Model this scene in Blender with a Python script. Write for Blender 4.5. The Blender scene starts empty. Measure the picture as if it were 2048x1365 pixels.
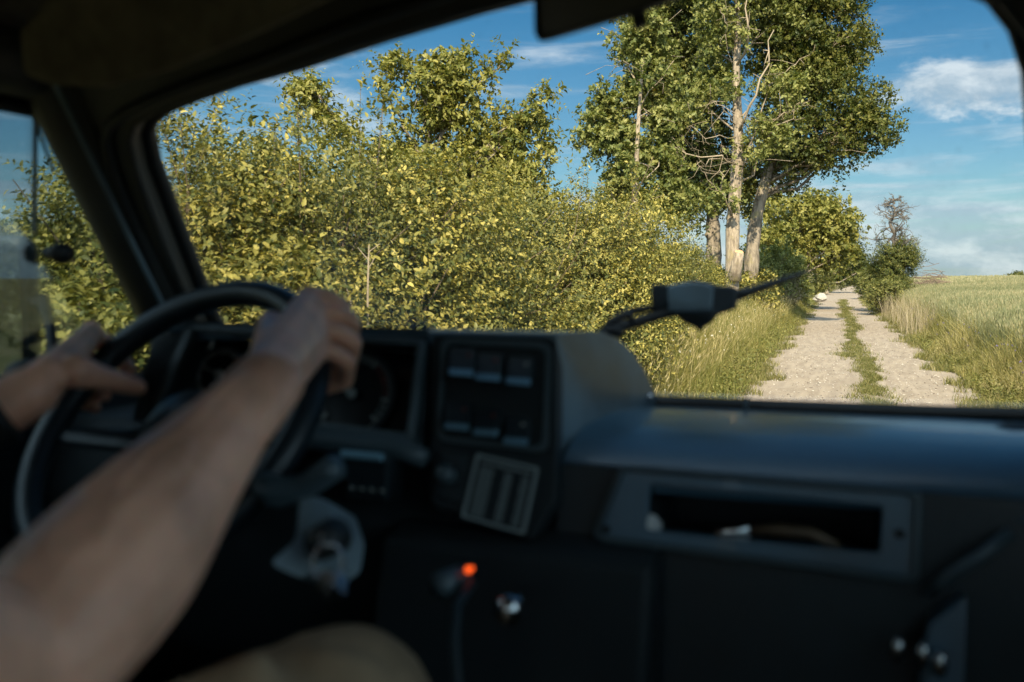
import bpy, bmesh, math, random
import numpy as np
from mathutils import Vector
R = math.radians
rng = np.random.default_rng(7)
random.seed(7)
S = bpy.context.scene
COL = S.collection

# ------------------------------------------------------------------ camera, sky, sun, exposure
EYE = 1.75
YAW, F = R(19.3), 1991.0                      # camera looks 19.3 deg left of the road
PITCH = math.atan((682.5 - 555) / F)
cam = bpy.data.cameras.new('camera'); cam_o = bpy.data.objects.new('camera', cam); COL.objects.link(cam_o)
cam_o.location = (0, 0, EYE)
cam_o.rotation_euler = (math.pi / 2 - PITCH, 0, YAW)
cam.sensor_width = 36; cam.lens = 35; cam.clip_start = .02; cam.clip_end = 3000
cam.dof.use_dof = True; cam.dof.focus_distance = 14; cam.dof.aperture_fstop = 3.4
S.camera = cam_o
SUN_AZ, SUN_EL = R(167), R(38)                # azimuth clockwise from +Y (the road direction)
sd = Vector((math.sin(SUN_AZ) * math.cos(SUN_EL), math.cos(SUN_AZ) * math.cos(SUN_EL), math.sin(SUN_EL)))
sun = bpy.data.lights.new('sun', 'SUN'); sun.energy = 5; sun.angle = R(.5); sun.color = (1, .83, .58)
sun_o = bpy.data.objects.new('sun', sun); COL.objects.link(sun_o)
sun_o.rotation_euler = (-sd).to_track_quat('-Z', 'Y').to_euler()
W = bpy.data.worlds.new('World'); S.world = W; W.use_nodes = True
S.view_settings.view_transform = 'Standard'; S.view_settings.look = 'None'
S.view_settings.exposure = 1.15; S.view_settings.gamma = 1
S.cycles.use_denoising = True
S.cycles.max_bounces = 10; S.cycles.diffuse_bounces = 6; S.cycles.glossy_bounces = 3
S.cycles.transmission_bounces = 3; S.cycles.transparent_max_bounces = 12
S.cycles.caustics_reflective = False; S.cycles.caustics_refractive = False
S.cycles.sample_clamp_indirect = 12


class NT:
    """small node-tree writer"""
    def __init__(s, tree): s.t = tree; s.n = tree.nodes; s.l = tree.links
    def node(s, kind, **kw):
        n = s.n.new(kind)
        for k, v in kw.items(): setattr(n, k, v)
        return n
    def put(s, sock, v):
        if isinstance(v, bpy.types.NodeSocket): s.l.new(v, sock)
        elif v is not None: sock.default_value = v
    def math(s, op, a, b=None, c=None, clamp=False):
        n = s.node('ShaderNodeMath', operation=op, use_clamp=clamp)
        for i, v in enumerate((a, b, c)): s.put(n.inputs[i], v)
        return n.outputs[0]
    def noise(s, vec, scale, detail=4, rough=.55, dist=0):
        n = s.node('ShaderNodeTexNoise'); s.put(n.inputs['Vector'], vec)
        n.inputs['Scale'].default_value = scale; n.inputs['Detail'].default_value = detail
        n.inputs['Roughness'].default_value = rough; n.inputs['Distortion'].default_value = dist
        return n.outputs[0]
    def mix(s, f, a, b, mode='MIX'):
        n = s.node('ShaderNodeMix', data_type='RGBA', blend_type=mode)
        s.put(n.inputs[0], f); s.put(n.inputs[6], a); s.put(n.inputs[7], b)
        return n.outputs[2]
    def ramp(s, f, stops):
        n = s.node('ShaderNodeValToRGB'); s.put(n.inputs[0], f)
        e = n.color_ramp.elements
        while len(e) < len(stops): e.new(.5)
        for x, (p, c) in zip(e, stops):
            x.position = p; x.color = tuple(c) + ((1,) if len(c) == 3 else ())
        return n.outputs[0]
    def step(s, f, lo, hi, a=0., b=1.):
        n = s.node('ShaderNodeMapRange', interpolation_type='SMOOTHSTEP')
        s.put(n.inputs[0], f); n.inputs[1].default_value = lo; n.inputs[2].default_value = hi
        n.inputs[3].default_value = a; n.inputs[4].default_value = b
        return n.outputs[0]


def build_world():
    n = NT(W.node_tree); n.n.clear()
    out = n.node('ShaderNodeOutputWorld'); bg = n.node('ShaderNodeBackground')
    sky = n.node('ShaderNodeTexSky', sky_type='NISHITA', sun_disc=False)
    sky.sun_elevation = SUN_EL; sky.sun_rotation = SUN_AZ
    sky.air_density = 1.0; sky.dust_density = .6; sky.ozone_density = 2.2
    tc = n.node('ShaderNodeTexCoord'); sp = n.node('ShaderNodeSeparateXYZ'); n.l.new(tc.outputs['Generated'], sp.inputs[0])
    x, y, z = sp.outputs
    az = n.math('ARCTAN2', x, y); el = n.math('ARCSINE', z)
    cv = n.node('ShaderNodeCombineXYZ'); n.put(cv.inputs[0], az); n.put(cv.inputs[1], n.math('MULTIPLY', el, 2.3))
    big = n.noise(cv.outputs[0], 13, 7, .6, .3)
    cs = n.node('ShaderNodeCombineXYZ'); n.put(cs.inputs[0], az); n.put(cs.inputs[1], n.math('MULTIPLY', el, 9))
    str_ = n.noise(cs.outputs[0], 5, 6, .55, .5)
    def blob(a0, e0, wa, we):
        p = n.math('POWER', n.math('ABSOLUTE', n.math('DIVIDE', n.math('SUBTRACT', az, R(a0)), R(wa))), 2.)
        q = n.math('POWER', n.math('ABSOLUTE', n.math('DIVIDE', n.math('SUBTRACT', el, R(e0)), R(we))), 2.)
        return n.math('EXPONENT', n.math('MULTIPLY', n.math('ADD', p, q), -1))
    def cloud(m, noise, k, lo, hi): return n.step(n.math('ADD', n.math('MULTIPLY', m, k), noise), lo, hi)
    c1 = cloud(blob(5.6, 9.7, 6.2, 1.6), big, .62, .72, 1.02)
    c1b = cloud(blob(6.5, 8.4, 5.6, .7), big, .26, .68, .98)
    c2 = n.math('MULTIPLY', cloud(blob(-31.5, 11, 7, 2.8), big, .34, .64, .92), .6)
    c2b = n.math('MULTIPLY', cloud(blob(-29, 8.6, 4, 1.5), big, .30, .66, .95), .55)
    lowm = n.step(el, R(9), R(.5))
    c3 = n.math('MULTIPLY', cloud(lowm, str_, .36, .54, .84), .85)
    c4 = n.math('MULTIPLY', n.step(str_, .48, .78), .34)
    tint = n.mix(n.step(el, R(0), R(22)), (.50, .65, .69, 1), (.08, .42, .57, 1))
    col = n.mix(1, sky.outputs[0], tint, 'MULTIPLY')
    white = n.mix(n.step(big, .40, .62), (3.4, 4.3, 5.1, 1), (6.0, 6.5, 6.9, 1))
    rear = n.math('MULTIPLY', n.step(y, .35, -.05), n.step(z, -.02, .06))
    bank = n.math('MULTIPLY', n.step(n.noise(tc.outputs['Generated'], 3.2, 6, .55), .36, .50), rear)  # bright clouds added out of view as fill light for the cab
    col = n.mix(n.math('MULTIPLY', bank, .95), col, (13.8, 17, 19.3, 1))
    for c, w in ((c4, 1), (c3, 1), (c2b, 1), (c2, 1), (c1b, 1), (c1, 1)):
        col = n.mix(n.math('MULTIPLY', c, .86), col, white)
    n.put(bg.inputs[0], col); bg.inputs[1].default_value = .062
    n.l.new(bg.outputs[0], out.inputs[0])
build_world()

# ------------------------------------------------------------------ picture measurements -> places in the world
fw = np.array([-math.sin(YAW) * math.cos(PITCH), math.cos(YAW) * math.cos(PITCH), -math.sin(PITCH)])
rt = np.array([math.cos(YAW), math.sin(YAW), 0.]); upv = np.cross(rt, fw)
CAM = np.array([0, 0, EYE])
def ray(px, py): return fw + rt * (px - 1024) / F + upv * (682.5 - py) / F
def P(px, py, depth): return CAM + ray(px, py) * depth
def on(px, py, p0, nrm):
    d = ray(px, py); return CAM + d * (np.dot(np.array(p0) - CAM, nrm) / np.dot(d, nrm))
def unit(v): v = np.asarray(v, float); return v / max(np.linalg.norm(v), 1e-9)
def rel(x, y, z): return np.array([x, y, z + EYE])

# ------------------------------------------------------------------ mesh helpers
def link(name, me, mat=None, parent=None):
    o = bpy.data.objects.new(name, me); COL.objects.link(o)
    if mat is not None and me is not None: me.materials.append(mat)
    if parent is not None: o.parent = parent
    return o
def raw(name, V, quads=None, tris=None, mat=None, parent=None, tint=None, smooth=False, loc=None):
    V = np.asarray(V, np.float32)
    q = np.zeros((0, 4), np.int32) if quads is None or len(quads) == 0 else np.asarray(quads, np.int32)
    t = np.zeros((0, 3), np.int32) if tris is None or len(tris) == 0 else np.asarray(tris, np.int32)
    me = bpy.data.meshes.new(name)
    me.vertices.add(len(V)); me.vertices.foreach_set('co', V.ravel())
    me.loops.add(q.size + t.size); me.loops.foreach_set('vertex_index', np.concatenate([q.ravel(), t.ravel()]))
    me.polygons.add(len(q) + len(t))
    st = np.concatenate([np.arange(len(q)) * 4, q.size + np.arange(len(t)) * 3]).astype(np.int32)
    me.polygons.foreach_set('loop_start', st)
    if smooth: me.polygons.foreach_set('use_smooth', np.ones(len(st), bool))
    me.update(calc_edges=True)
    if tint is not None:
        a = me.attributes.new('tint', 'FLOAT', 'POINT'); a.data.foreach_set('value', np.asarray(tint, np.float32))
    o = link(name, me, mat, parent)
    if loc is not None: o.location = loc
    return o
def tag(o, label=None, cat=None, group=None, kind=None):
    if label: o['label'] = label
    if cat: o['category'] = cat
    if group: o['group'] = group
    if kind: o['kind'] = kind
    return o
def empty(name, loc=(0, 0, 0)):
    o = bpy.data.objects.new(name, None); COL.objects.link(o); o.location = tuple(loc); o.empty_display_size = .1; return o

class MB:
    """collects solids into one mesh"""
    def __init__(s, base=(0, 0, 0)): s.v = []; s.q = []; s.t = []; s.n = 0; s.base = np.array(base, float)
    def add(s, V, q=None, t=None):
        V = np.asarray(V, float) - s.base; s.v.append(V)
        if q is not None and len(q): s.q.append(np.asarray(q) + s.n)
        if t is not None and len(t): s.t.append(np.asarray(t) + s.n)
        s.n += len(V)
    def tube(s, pts, rad, k=8, cap=True, flat=None):
        pts = np.asarray(pts, float); m = len(pts)
        rad = np.full(m, rad) if np.isscalar(rad) else np.asarray(rad, float)
        tg = np.gradient(pts, axis=0); tg /= np.maximum(np.linalg.norm(tg, axis=1, keepdims=True), 1e-9)
        ref = np.array([0, 0, 1.]) if abs(tg[0][2]) < .9 else np.array([1., 0, 0])
        if flat is not None: ref = unit(flat[0])
        V = []
        a = np.linspace(0, 2 * np.pi, k, endpoint=False)
        for i in range(m):
            e1 = unit(ref - tg[i] * np.dot(ref, tg[i])); e2 = np.cross(tg[i], e1); ref = e1
            f = flat[1] if flat is not None else 1
            V.append(pts[i] + rad[i] * (np.cos(a)[:, None] * e1 * f + np.sin(a)[:, None] * e2))
        V = np.concatenate(V)
        i = np.arange(m - 1)[:, None] * k; j = np.arange(k)[None]; jn = (j + 1) % k
        q = np.stack([i + j, i + jn, i + k + jn, i + k + j], -1).reshape(-1, 4)
        t = []
        if cap:
            V = np.concatenate([V, [pts[0] - tg[0] * rad[0] * .3], [pts[-1] + tg[-1] * rad[-1] * .3]])
            c0, c1 = m * k, m * k + 1
            for b in range(k):
                t.append((c0, (b + 1) % k, b)); t.append((c1, (m - 1) * k + b, (m - 1) * k + (b + 1) % k))
        s.add(V, q, t)
    def loop(s, pts, rad, k=8):
        """closed ring tube"""
        pts = np.asarray(pts, float); m = len(pts); tg = np.roll(pts, -1, 0) - np.roll(pts, 1, 0)
        tg /= np.linalg.norm(tg, axis=1, keepdims=True); c = pts.mean(0)
        V = []; a = np.linspace(0, 2 * np.pi, k, endpoint=False)
        for i in range(m):
            e1 = unit((pts[i] - c) - tg[i] * np.dot(pts[i] - c, tg[i])); e2 = np.cross(tg[i], e1)
            V.append(pts[i] + rad * (np.cos(a)[:, None] * e1 + np.sin(a)[:, None] * e2))
        i = np.arange(m)[:, None] * k; ii = (np.arange(m)[:, None] + 1) % m * k; j = np.arange(k)[None]; jn = (j + 1) % k
        s.add(np.concatenate(V), np.stack([i + j, i + jn, ii + jn, ii + j], -1).reshape(-1, 4))
    def prism(s, poly, off):
        """polygon (3D points) swept by the vector off"""
        p = np.asarray(poly, float); n = len(p); off = np.asarray(off, float)
        c0, c1 = p.mean(0), p.mean(0) + off
        V = np.concatenate([p, p + off, [c0, c1]])
        q = [(i, (i + 1) % n, n + (i + 1) % n, n + i) for i in range(n)]
        t = [(2 * n, (i + 1) % n, i) for i in range(n)] + [(2 * n + 1, n + i, n + (i + 1) % n) for i in range(n)]
        s.add(V, q, t)
    def box(s, lo, hi):
        x0, y0, z0 = lo; x1, y1, z1 = hi
        s.add([(x0, y0, z0), (x1, y0, z0), (x1, y1, z0), (x0, y1, z0), (x0, y0, z1), (x1, y0, z1), (x1, y1, z1), (x0, y1, z1)],
              [(0, 3, 2, 1), (4, 5, 6, 7), (0, 1, 5, 4), (1, 2, 6, 5), (2, 3, 7, 6), (3, 0, 4, 7)])
    def ball(s, c, r, k=10, sc=(1, 1, 1), ax=None):
        u = np.linspace(0, np.pi, k // 2 + 2); a = np.linspace(0, 2 * np.pi, k, endpoint=False)
        V = [[np.cos(b) * np.sin(t), np.sin(b) * np.sin(t), np.cos(t)] for t in u[1:-1] for b in a]
        V = np.array(V + [[0, 0, 1], [0, 0, -1]]) * r * np.array(sc)
        if ax is not None: V = V @ np.array(ax)
        m = k // 2; q = [(i * k + j, (i + 1) * k + j, (i + 1) * k + (j + 1) % k, i * k + (j + 1) % k) for i in range(m - 1) for j in range(k)]
        t = [(m * k, j, (j + 1) % k) for j in range(k)] + [(m * k + 1, (m - 1) * k + (j + 1) % k, (m - 1) * k + j) for j in range(k)]
        s.add(V + np.asarray(c, float), q, t)
    def ring(s, outer, inner, off):
        """frame between two loops of the same length, swept by off"""
        o, i_, off = np.asarray(outer, float), np.asarray(inner, float), np.asarray(off, float); n = len(o)
        V = np.concatenate([o, i_, o + off, i_ + off])
        q = []
        for a in range(n):
            b = (a + 1) % n
            q += [(a, b, n + b, n + a), (2 * n + a, 3 * n + a, 3 * n + b, 2 * n + b), (a, 2 * n + a, 2 * n + b, b), (n + a, n + b, 3 * n + b, 3 * n + a)]
        s.add(V, q)
    def build(s, name, mat=None, parent=None, smooth=False, bevel=0, seg=3, loc=None):
        V = np.concatenate(s.v); q = np.concatenate(s.q) if s.q else None; t = np.concatenate(s.t) if s.t else None
        o = raw(name, V, q, t, mat, parent, smooth=smooth, loc=loc)
        bm = bmesh.new(); bm.from_mesh(o.data); bmesh.ops.remove_doubles(bm, verts=bm.verts, dist=1e-5)
        bmesh.ops.recalc_face_normals(bm, faces=bm.faces); bm.to_mesh(o.data); bm.free()
        o.data.polygons.foreach_set('use_smooth', np.full(len(o.data.polygons), bool(smooth or bevel)))
        if bevel:
            b = o.modifiers.new('bevel', 'BEVEL'); b.width = bevel; b.segments = seg; b.limit_method = 'ANGLE'; b.angle_limit = R(35)
            o.data.polygons.foreach_set('use_smooth', np.ones(len(o.data.polygons), bool))
            try: o.data.set_sharp_from_angle(angle=R(50))
            except Exception: pass
        return o

# ------------------------------------------------------------------ materials
def mat_new(name):
    m = bpy.data.materials.new(name); m.use_nodes = True; n = NT(m.node_tree); n.n.clear()
    out = n.node('ShaderNodeOutputMaterial'); return m, n, out
def pbr(name, col, rough=.5, metal=0, spec=.5, bump=0, bscale=60, var=0, vscale=8, coat=0, emit=None, estr=0, sss=0):
    m, n, out = mat_new(name); b = n.node('ShaderNodeBsdfPrincipled')
    tc = n.node('ShaderNodeTexCoord'); vec = tc.outputs['Object']
    c = tuple(col) + (1,)
    if var:
        f = n.noise(vec, vscale, 5)
        cc = n.mix(n.step(f, .3, .7), tuple(max(0, x * (1 - var)) for x in col) + (1,), tuple(x * (1 + var) for x in col) + (1,))
        n.put(b.inputs['Base Color'], cc)
        n.put(b.inputs['Roughness'], n.step(f, .25, .75, max(.05, rough - .08), min(1, rough + .1)))
    else:
        b.inputs['Base Color'].default_value = c; b.inputs['Roughness'].default_value = rough
    b.inputs['Metallic'].default_value = metal; b.inputs['Specular IOR Level'].default_value = spec
    b.inputs['Coat Weight'].default_value = coat
    if sss:
        b.inputs['Subsurface Weight'].default_value = sss; b.inputs['Subsurface Radius'].default_value = (.02, .006, .003); b.inputs['Subsurface Scale'].default_value = .4
    if emit: b.inputs['Emission Color'].default_value = tuple(emit) + (1,); b.inputs['Emission Strength'].default_value = estr
    if bump:
        bp = n.node('ShaderNodeBump'); bp.inputs['Strength'].default_value = bump; bp.inputs['Distance'].default_value = .01
        n.put(bp.inputs['Height'], n.noise(vec, bscale, 5)); n.l.new(bp.outputs[0], b.inputs['Normal'])
    n.l.new(b.outputs[0], out.inputs[0]); return m
def leafmat(name, stops, trans=.35, rough=.5, spec=.3):
    m, n, out = mat_new(name); at = n.node('ShaderNodeAttribute', attribute_name='tint')
    c = n.ramp(at.outputs['Fac'], stops)
    b = n.node('ShaderNodeBsdfPrincipled'); n.put(b.inputs['Base Color'], c)
    b.inputs['Roughness'].default_value = rough; b.inputs['Specular IOR Level'].default_value = spec
    tr = n.node('ShaderNodeBsdfTranslucent'); n.put(tr.inputs[0], n.mix(1, c, (1.25, 1.25, .6, 1), 'MULTIPLY'))
    mx = n.node('ShaderNodeMixShader'); mx.inputs[0].default_value = trans
    n.l.new(b.outputs[0], mx.inputs[1]); n.l.new(tr.outputs[0], mx.inputs[2]); n.l.new(mx.outputs[0], out.inputs[0]); return m
def glass(name, tint=(1, 1, 1), refl=.5, dust=0):
    m, n, out = mat_new(name); t = n.node('ShaderNodeBsdfTransparent'); t.inputs[0].default_value = tuple(tint) + (1,)
    g = n.node('ShaderNodeBsdfGlossy'); g.inputs['Roughness'].default_value = .02
    fr = n.node('ShaderNodeFresnel'); fr.inputs[0].default_value = 1.45
    mx = n.node('ShaderNodeMixShader'); n.put(mx.inputs[0], n.math('MULTIPLY', fr.outputs[0], refl))
    n.l.new(t.outputs[0], mx.inputs[1]); n.l.new(g.outputs[0], mx.inputs[2])
    if dust:
        tc = n.node('ShaderNodeTexCoord'); v = tc.outputs['Object']
        f = n.math('ADD', n.math('MULTIPLY', n.step(n.noise(v, 6, 5), .4, .75), dust * .6), n.math('MULTIPLY', n.step(n.noise(v, 160, 2), .64, .72), dust * 4))
        d = n.node('ShaderNodeBsdfDiffuse'); d.inputs[0].default_value = (.5, .47, .42, 1); m2 = n.node('ShaderNodeMixShader')
        n.put(m2.inputs[0], f); n.l.new(mx.outputs[0], m2.inputs[1]); n.l.new(d.outputs[0], m2.inputs[2]); n.l.new(m2.outputs[0], out.inputs[0]); return m
    n.l.new(mx.outputs[0], out.inputs[0]); return m
def bark(name, c0, c1, scale=9):
    m, n, out = mat_new(name); b = n.node('ShaderNodeBsdfPrincipled')
    tc = n.node('ShaderNodeTexCoord'); mp = n.node('ShaderNodeMapping'); n.l.new(tc.outputs['Object'], mp.inputs[0])
    mp.inputs['Scale'].default_value = (1, 1, .25)
    f = n.noise(mp.outputs[0], scale, 7, .65); g = n.noise(tc.outputs['Object'], 2.4, 4)
    c = n.mix(n.step(f, .35, .65), c0 + (1,), c1 + (1,)); c = n.mix(n.math('MULTIPLY', n.step(g, .55, .7), .5), c, (.28, .24, .10, 1))
    n.put(b.inputs['Base Color'], c); b.inputs['Roughness'].default_value = .9; b.inputs['Specular IOR Level'].default_value = .15
    bp = n.node('ShaderNodeBump'); bp.inputs['Strength'].default_value = .9; bp.inputs['Distance'].default_value = .03
    n.put(bp.inputs['Height'], f); n.l.new(bp.outputs[0], b.inputs['Normal']); n.l.new(b.outputs[0], out.inputs[0]); return m

M = {}
M['leaf_bush'] = leafmat('leaf_bush', [(0, (.03, .045, .012)), (.35, (.11, .12, .030)), (.75, (.33, .285, .070)), (1, (.46, .385, .11))], .26)
M['leaf_olive'] = leafmat('leaf_olive', [(0, (.03, .042, .012)), (.35, (.09, .10, .026)), (.75, (.20, .19, .052)), (1, (.33, .29, .10))], .28)
M['leaf_oak'] = leafmat('leaf_oak', [(0, (.03, .05, .012)), (.5, (.085, .10, .022)), (1, (.20, .19, .05))], .34)
M['leaf_maple'] = leafmat('leaf_maple', [(0, (.06, .085, .022)), (.5, (.16, .18, .05)), (1, (.30, .29, .10))], .34)
M['leaf_sapling'] = leafmat('leaf_sapling', [(0, (.07, .09, .018)), (.5, (.18, .18, .04)), (1, (.32, .29, .08))], .32)
M['grass'] = leafmat('grass', [(0, (.06, .085, .018)), (.45, (.16, .165, .04)), (.8, (.30, .26, .09)), (1, (.42, .36, .19))], .35, .6)
M['short_grass'] = leafmat('short_grass', [(0, (.07, .085, .02)), (.5, (.16, .155, .045)), (1, (.32, .27, .13))], .3, .6)
M['wheat'] = leafmat('wheat', [(0, (.13, .16, .08)), (.5, (.215, .235, .13)), (.85, (.32, .315, .19)), (1, (.42, .38, .24))], .35, .55)
M['weed'] = leafmat('weed', [(0, (.06, .075, .018)), (.6, (.16, .165, .045)), (1, (.30, .27, .09))], .3)
M['dry'] = leafmat('dry', [(0, (.16, .13, .08)), (1, (.36, .31, .21))], .2, .8)
M['petal'] = leafmat('petal', [(0, (.12, .10, .30)), (1, (.22, .18, .42))], .2)
M['petal_white'] = leafmat('petal_white', [(0, (.5, .48, .42)), (1, (.75, .73, .66))], .2)
M['bark_pale'] = bark('bark_pale', (.16, .13, .10), (.36, .30, .23), 12)
M['bark_dark'] = bark('bark_dark', (.10, .085, .065), (.27, .225, .175), 9)
M['twig'] = pbr('twig', (.15, .115, .08), .9, spec=.1)
M['twig_pale'] = pbr('twig_pale', (.30, .245, .18), .9, spec=.1)
M['cut_wood'] = pbr('cut_wood', (.55, .33, .17), .8, var=.2, vscale=30)
M['deadwood'] = pbr('deadwood', (.13, .115, .10), .9, spec=.1)
M['plastic'] = pbr('black_plastic', (.013, .022, .027), .42, var=.35, vscale=5, bump=.15, bscale=300)
M['plastic_matt'] = pbr('black_matt_plastic', (.007, .013, .016), .7, bump=.1, bscale=200)
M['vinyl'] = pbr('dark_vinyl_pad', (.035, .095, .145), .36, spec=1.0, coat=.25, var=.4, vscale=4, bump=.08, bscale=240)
M['side'] = pbr('grey_side_panel', (.12, .175, .205), .42, var=.45, vscale=7)
M['bezel'] = pbr('bezel_grey', (.065, .095, .11), .38)
M['rimm'] = pbr('wheel_leather', (.012, .020, .026), .38, spec=.5)
M['rubber'] = pbr('black_rubber', (.009, .011, .011), .6)
M['liner'] = pbr('headliner_fabric', (.17, .155, .12), .95, spec=.05, bump=.4, bscale=90, var=.2, vscale=30)
M['cab_bounce'] = pbr('bounce_cab_lining', (.55, .49, .40), .8, var=.15)  # pale surfaces added in the rear to bounce daylight forward
M['trim'] = pbr('dark_pillar_trim', (.028, .030, .026), .55, var=.3)
M['chrome'] = pbr('chrome', (.6, .6, .6), .18, metal=1)
M['column'] = pbr('column_shroud', (.20, .25, .27), .45, var=.3, vscale=10)
M['paint'] = pbr('green_truck_paint', (.035, .05, .028), .4, var=.1)
M['tyre'] = pbr('tyre_rubber', (.012, .012, .012), .8)
M['seatm'] = pbr('seat_cloth', (.32, .29, .24), .9, bump=.3, bscale=150)
M['amber'] = pbr('orange_lamp', (.8, .12, .02), .3, emit=(1, .10, .01), estr=.7)
M['skin'] = pbr('skin', (.78, .40, .265), .42, spec=.4, bump=.3, bscale=38, var=.25, vscale=11, sss=.22)
M['chino'] = pbr('tan_trouser_cloth', (.30, .20, .12), .95, spec=.1, bump=.5, bscale=14, var=.15, vscale=20)
M['shirt'] = pbr('dark_shirt_cloth', (.10, .10, .10), .95, spec=.1, bump=.4, bscale=20)
M['hair'] = pbr('brown_hair', (.03, .018, .01), .6)
M['white'] = pbr('white_paper', (.7, .7, .68), .7, bump=.4, bscale=60)
M['handle'] = pbr('brown_handle', (.13, .085, .05), .4, var=.3, vscale=30)
M['print'] = pbr('pale_print', (.3, .32, .30), .5)
M['red_print'] = pbr('red_print', (.22, .05, .035), .5)
M['mirror'] = pbr('mirror_glass', (.40, .46, .46), .03, metal=1)
M['smoked'] = pbr('gauge_lens', (.010, .012, .013), .15)
M['stone'] = pbr('pale_stone', (.30, .28, .25), .9, var=.2)
M['windscreen'] = glass('windscreen_glass', (.965, .985, .985), .35, .035)
M['side_glass'] = glass('side_window_glass', (.80, .88, .90), .6)
M['cloth_white'] = M['white']

# ------------------------------------------------------------------ the land
ROADP = np.array([(-40, 1.2), (0, .35), (16, .12), (24, -.12), (37, -.35), (60, -.95), (77, -1.3), (95, -1.6), (120, -1.75), (160, -1.1), (200, -.2), (300, 4)])
def rc(y): return np.interp(y, ROADP[:, 0], ROADP[:, 1])
def sm(a, b, x): t = np.clip((x - a) / (b - a), 0, 1); return t * t * (3 - 2 * t)
def gz(x, y):
    d = x - rc(y)
    left = .45 * sm(2.0, 4.4, -d) + .25 * sm(5, 12, -d)
    right = .30 * sm(2.0, 3.4, d) + .55 * sm(3, 10, d) * sm(20, 70, y) * (1 - sm(14, 40, d))
    return left + right + .02 * np.sin(x * 1.7 + y * .6) * sm(1.9, 3, np.abs(d))

def wob(y, s, f=1.0):
    return .10 * np.sin(y * .9 * f + s) + .07 * np.sin(y * 2.3 * f + s * 2.1) + .05 * np.sin(y * 5.1 * f + s * 3.7) + .03 * np.sin(y * 11.7 * f + s * 5)

def build_ground():
    xs = np.unique(np.concatenate([np.linspace(-900, -30, 16), np.linspace(-30, -8, 23), np.linspace(-8, 8, 81), np.linspace(8, 30, 23), np.linspace(30, 900, 16)]))
    ys = np.unique(np.concatenate([np.linspace(-200, -10, 10), np.linspace(-10, 60, 141), np.linspace(60, 220, 81), np.linspace(220, 1500, 20)]))
    X, Y = np.meshgrid(xs, ys); Z = gz(X, Y)
    nx, ny = len(xs), len(ys)
    i, j = np.meshgrid(np.arange(nx - 1), np.arange(ny - 1)); a = (j * nx + i).ravel()
    q = np.stack([a, a + 1, a + nx + 1, a + nx], -1)
    m, n, out = mat_new('soil_and_turf'); b = n.node('ShaderNodeBsdfPrincipled'); tc = n.node('ShaderNodeTexCoord'); v = tc.outputs['Object']
    f = n.noise(v, 1.3, 8, .65); g = n.noise(v, 14, 5)
    c = n.mix(n.step(f, .38, .6), (.075, .072, .030, 1), (.16, .125, .075, 1)); c = n.mix(n.step(g, .45, .65), c, (.10, .10, .035, 1))
    n.put(b.inputs['Base Color'], c); b.inputs['Roughness'].default_value = 1; b.inputs['Specular IOR Level'].default_value = .1
    bp = n.node('ShaderNodeBump'); bp.inputs['Strength'].default_value = .8; bp.inputs['Distance'].default_value = .05
    n.put(bp.inputs['Height'], g); n.l.new(bp.outputs[0], b.inputs['Normal']); n.l.new(b.outputs[0], out.inputs[0])
    tag(raw('ground', np.stack([X, Y, Z], -1).reshape(-1, 3), q, None, m, smooth=True), 'grassy verge soil and field earth either side of the track', 'ground', kind='structure')
    # the sandy track: ragged-edged sheet with worn wheel lanes
    ys = np.concatenate([np.arange(-15, 60, .12), np.arange(60, 260, .5)]); k = 33
    s = np.linspace(-1, 1, k)
    c = rc(ys); wl = 1.74 + 1.5 * wob(ys, 1.); wr = 1.54 + 1.5 * wob(ys, 4.)
    X = c[:, None] + np.where(s[None] < 0, s[None] * wl[:, None], s[None] * wr[:, None]); Y = np.repeat(ys[:, None], k, 1)
    d = X - c[:, None]
    Z = .006 + .03 * np.exp(-((d - .05) / .28) ** 2) - .0 * d + .012 * sm(1.2, 1.7, np.abs(d))
    Z = np.maximum(Z, gz(X, Y) + .004)
    i, j = np.meshgrid(np.arange(k - 1), np.arange(len(ys) - 1)); a = (j * k + i).ravel()
    m, n, out = mat_new('sandy_track'); b = n.node('ShaderNodeBsdfPrincipled'); tc = n.node('ShaderNodeTexCoord'); v = tc.outputs['Object']
    mp = n.node('ShaderNodeMapping'); n.l.new(v, mp.inputs[0]); mp.inputs['Scale'].default_value = (1, .12, 1)
    lanes = n.noise(mp.outputs[0], 7, 5, .6); peb = n.noise(v, 55, 3, .7); mid = n.noise(v, 2.2, 6, .6)
    vor = n.node('ShaderNodeTexVoronoi'); n.put(vor.inputs['Vector'], v); vor.inputs['Scale'].default_value = 26
    c = n.mix(n.step(lanes, .35, .68), (.25, .205, .16, 1), (.335, .28, .22, 1))
    c = n.mix(n.math('MULTIPLY', n.step(mid, .45, .7), .45), c, (.33, .29, .25, 1))
    c = n.mix(n.math('MULTIPLY', n.step(peb, .56, .66), .55), c, (.24, .20, .17, 1))
    c = n.mix(n.math('MULTIPLY', n.step(vor.outputs['Distance'], .16, .08), .4), c, (.46, .43, .39, 1))
    n.put(b.inputs['Base Color'], c); b.inputs['Roughness'].default_value = .95; b.inputs['Specular IOR Level'].default_value = .15
    bp = n.node('ShaderNodeBump'); bp.inputs['Strength'].default_value = .4; bp.inputs['Distance'].default_value = .02
    n.put(bp.inputs['Height'], n.math('ADD', n.math('MULTIPLY', peb, .6), lanes)); n.l.new(bp.outputs[0], b.inputs['Normal']); n.l.new(b.outputs[0], out.inputs[0])
    tag(raw('road', np.stack([X, Y, Z], -1).reshape(-1, 3), np.stack([a, a + 1, a + k + 1, a + k], -1), None, m, smooth=True), 'pale sandy farm track with two worn wheel lanes', 'track', kind='structure')
build_ground()

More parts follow.
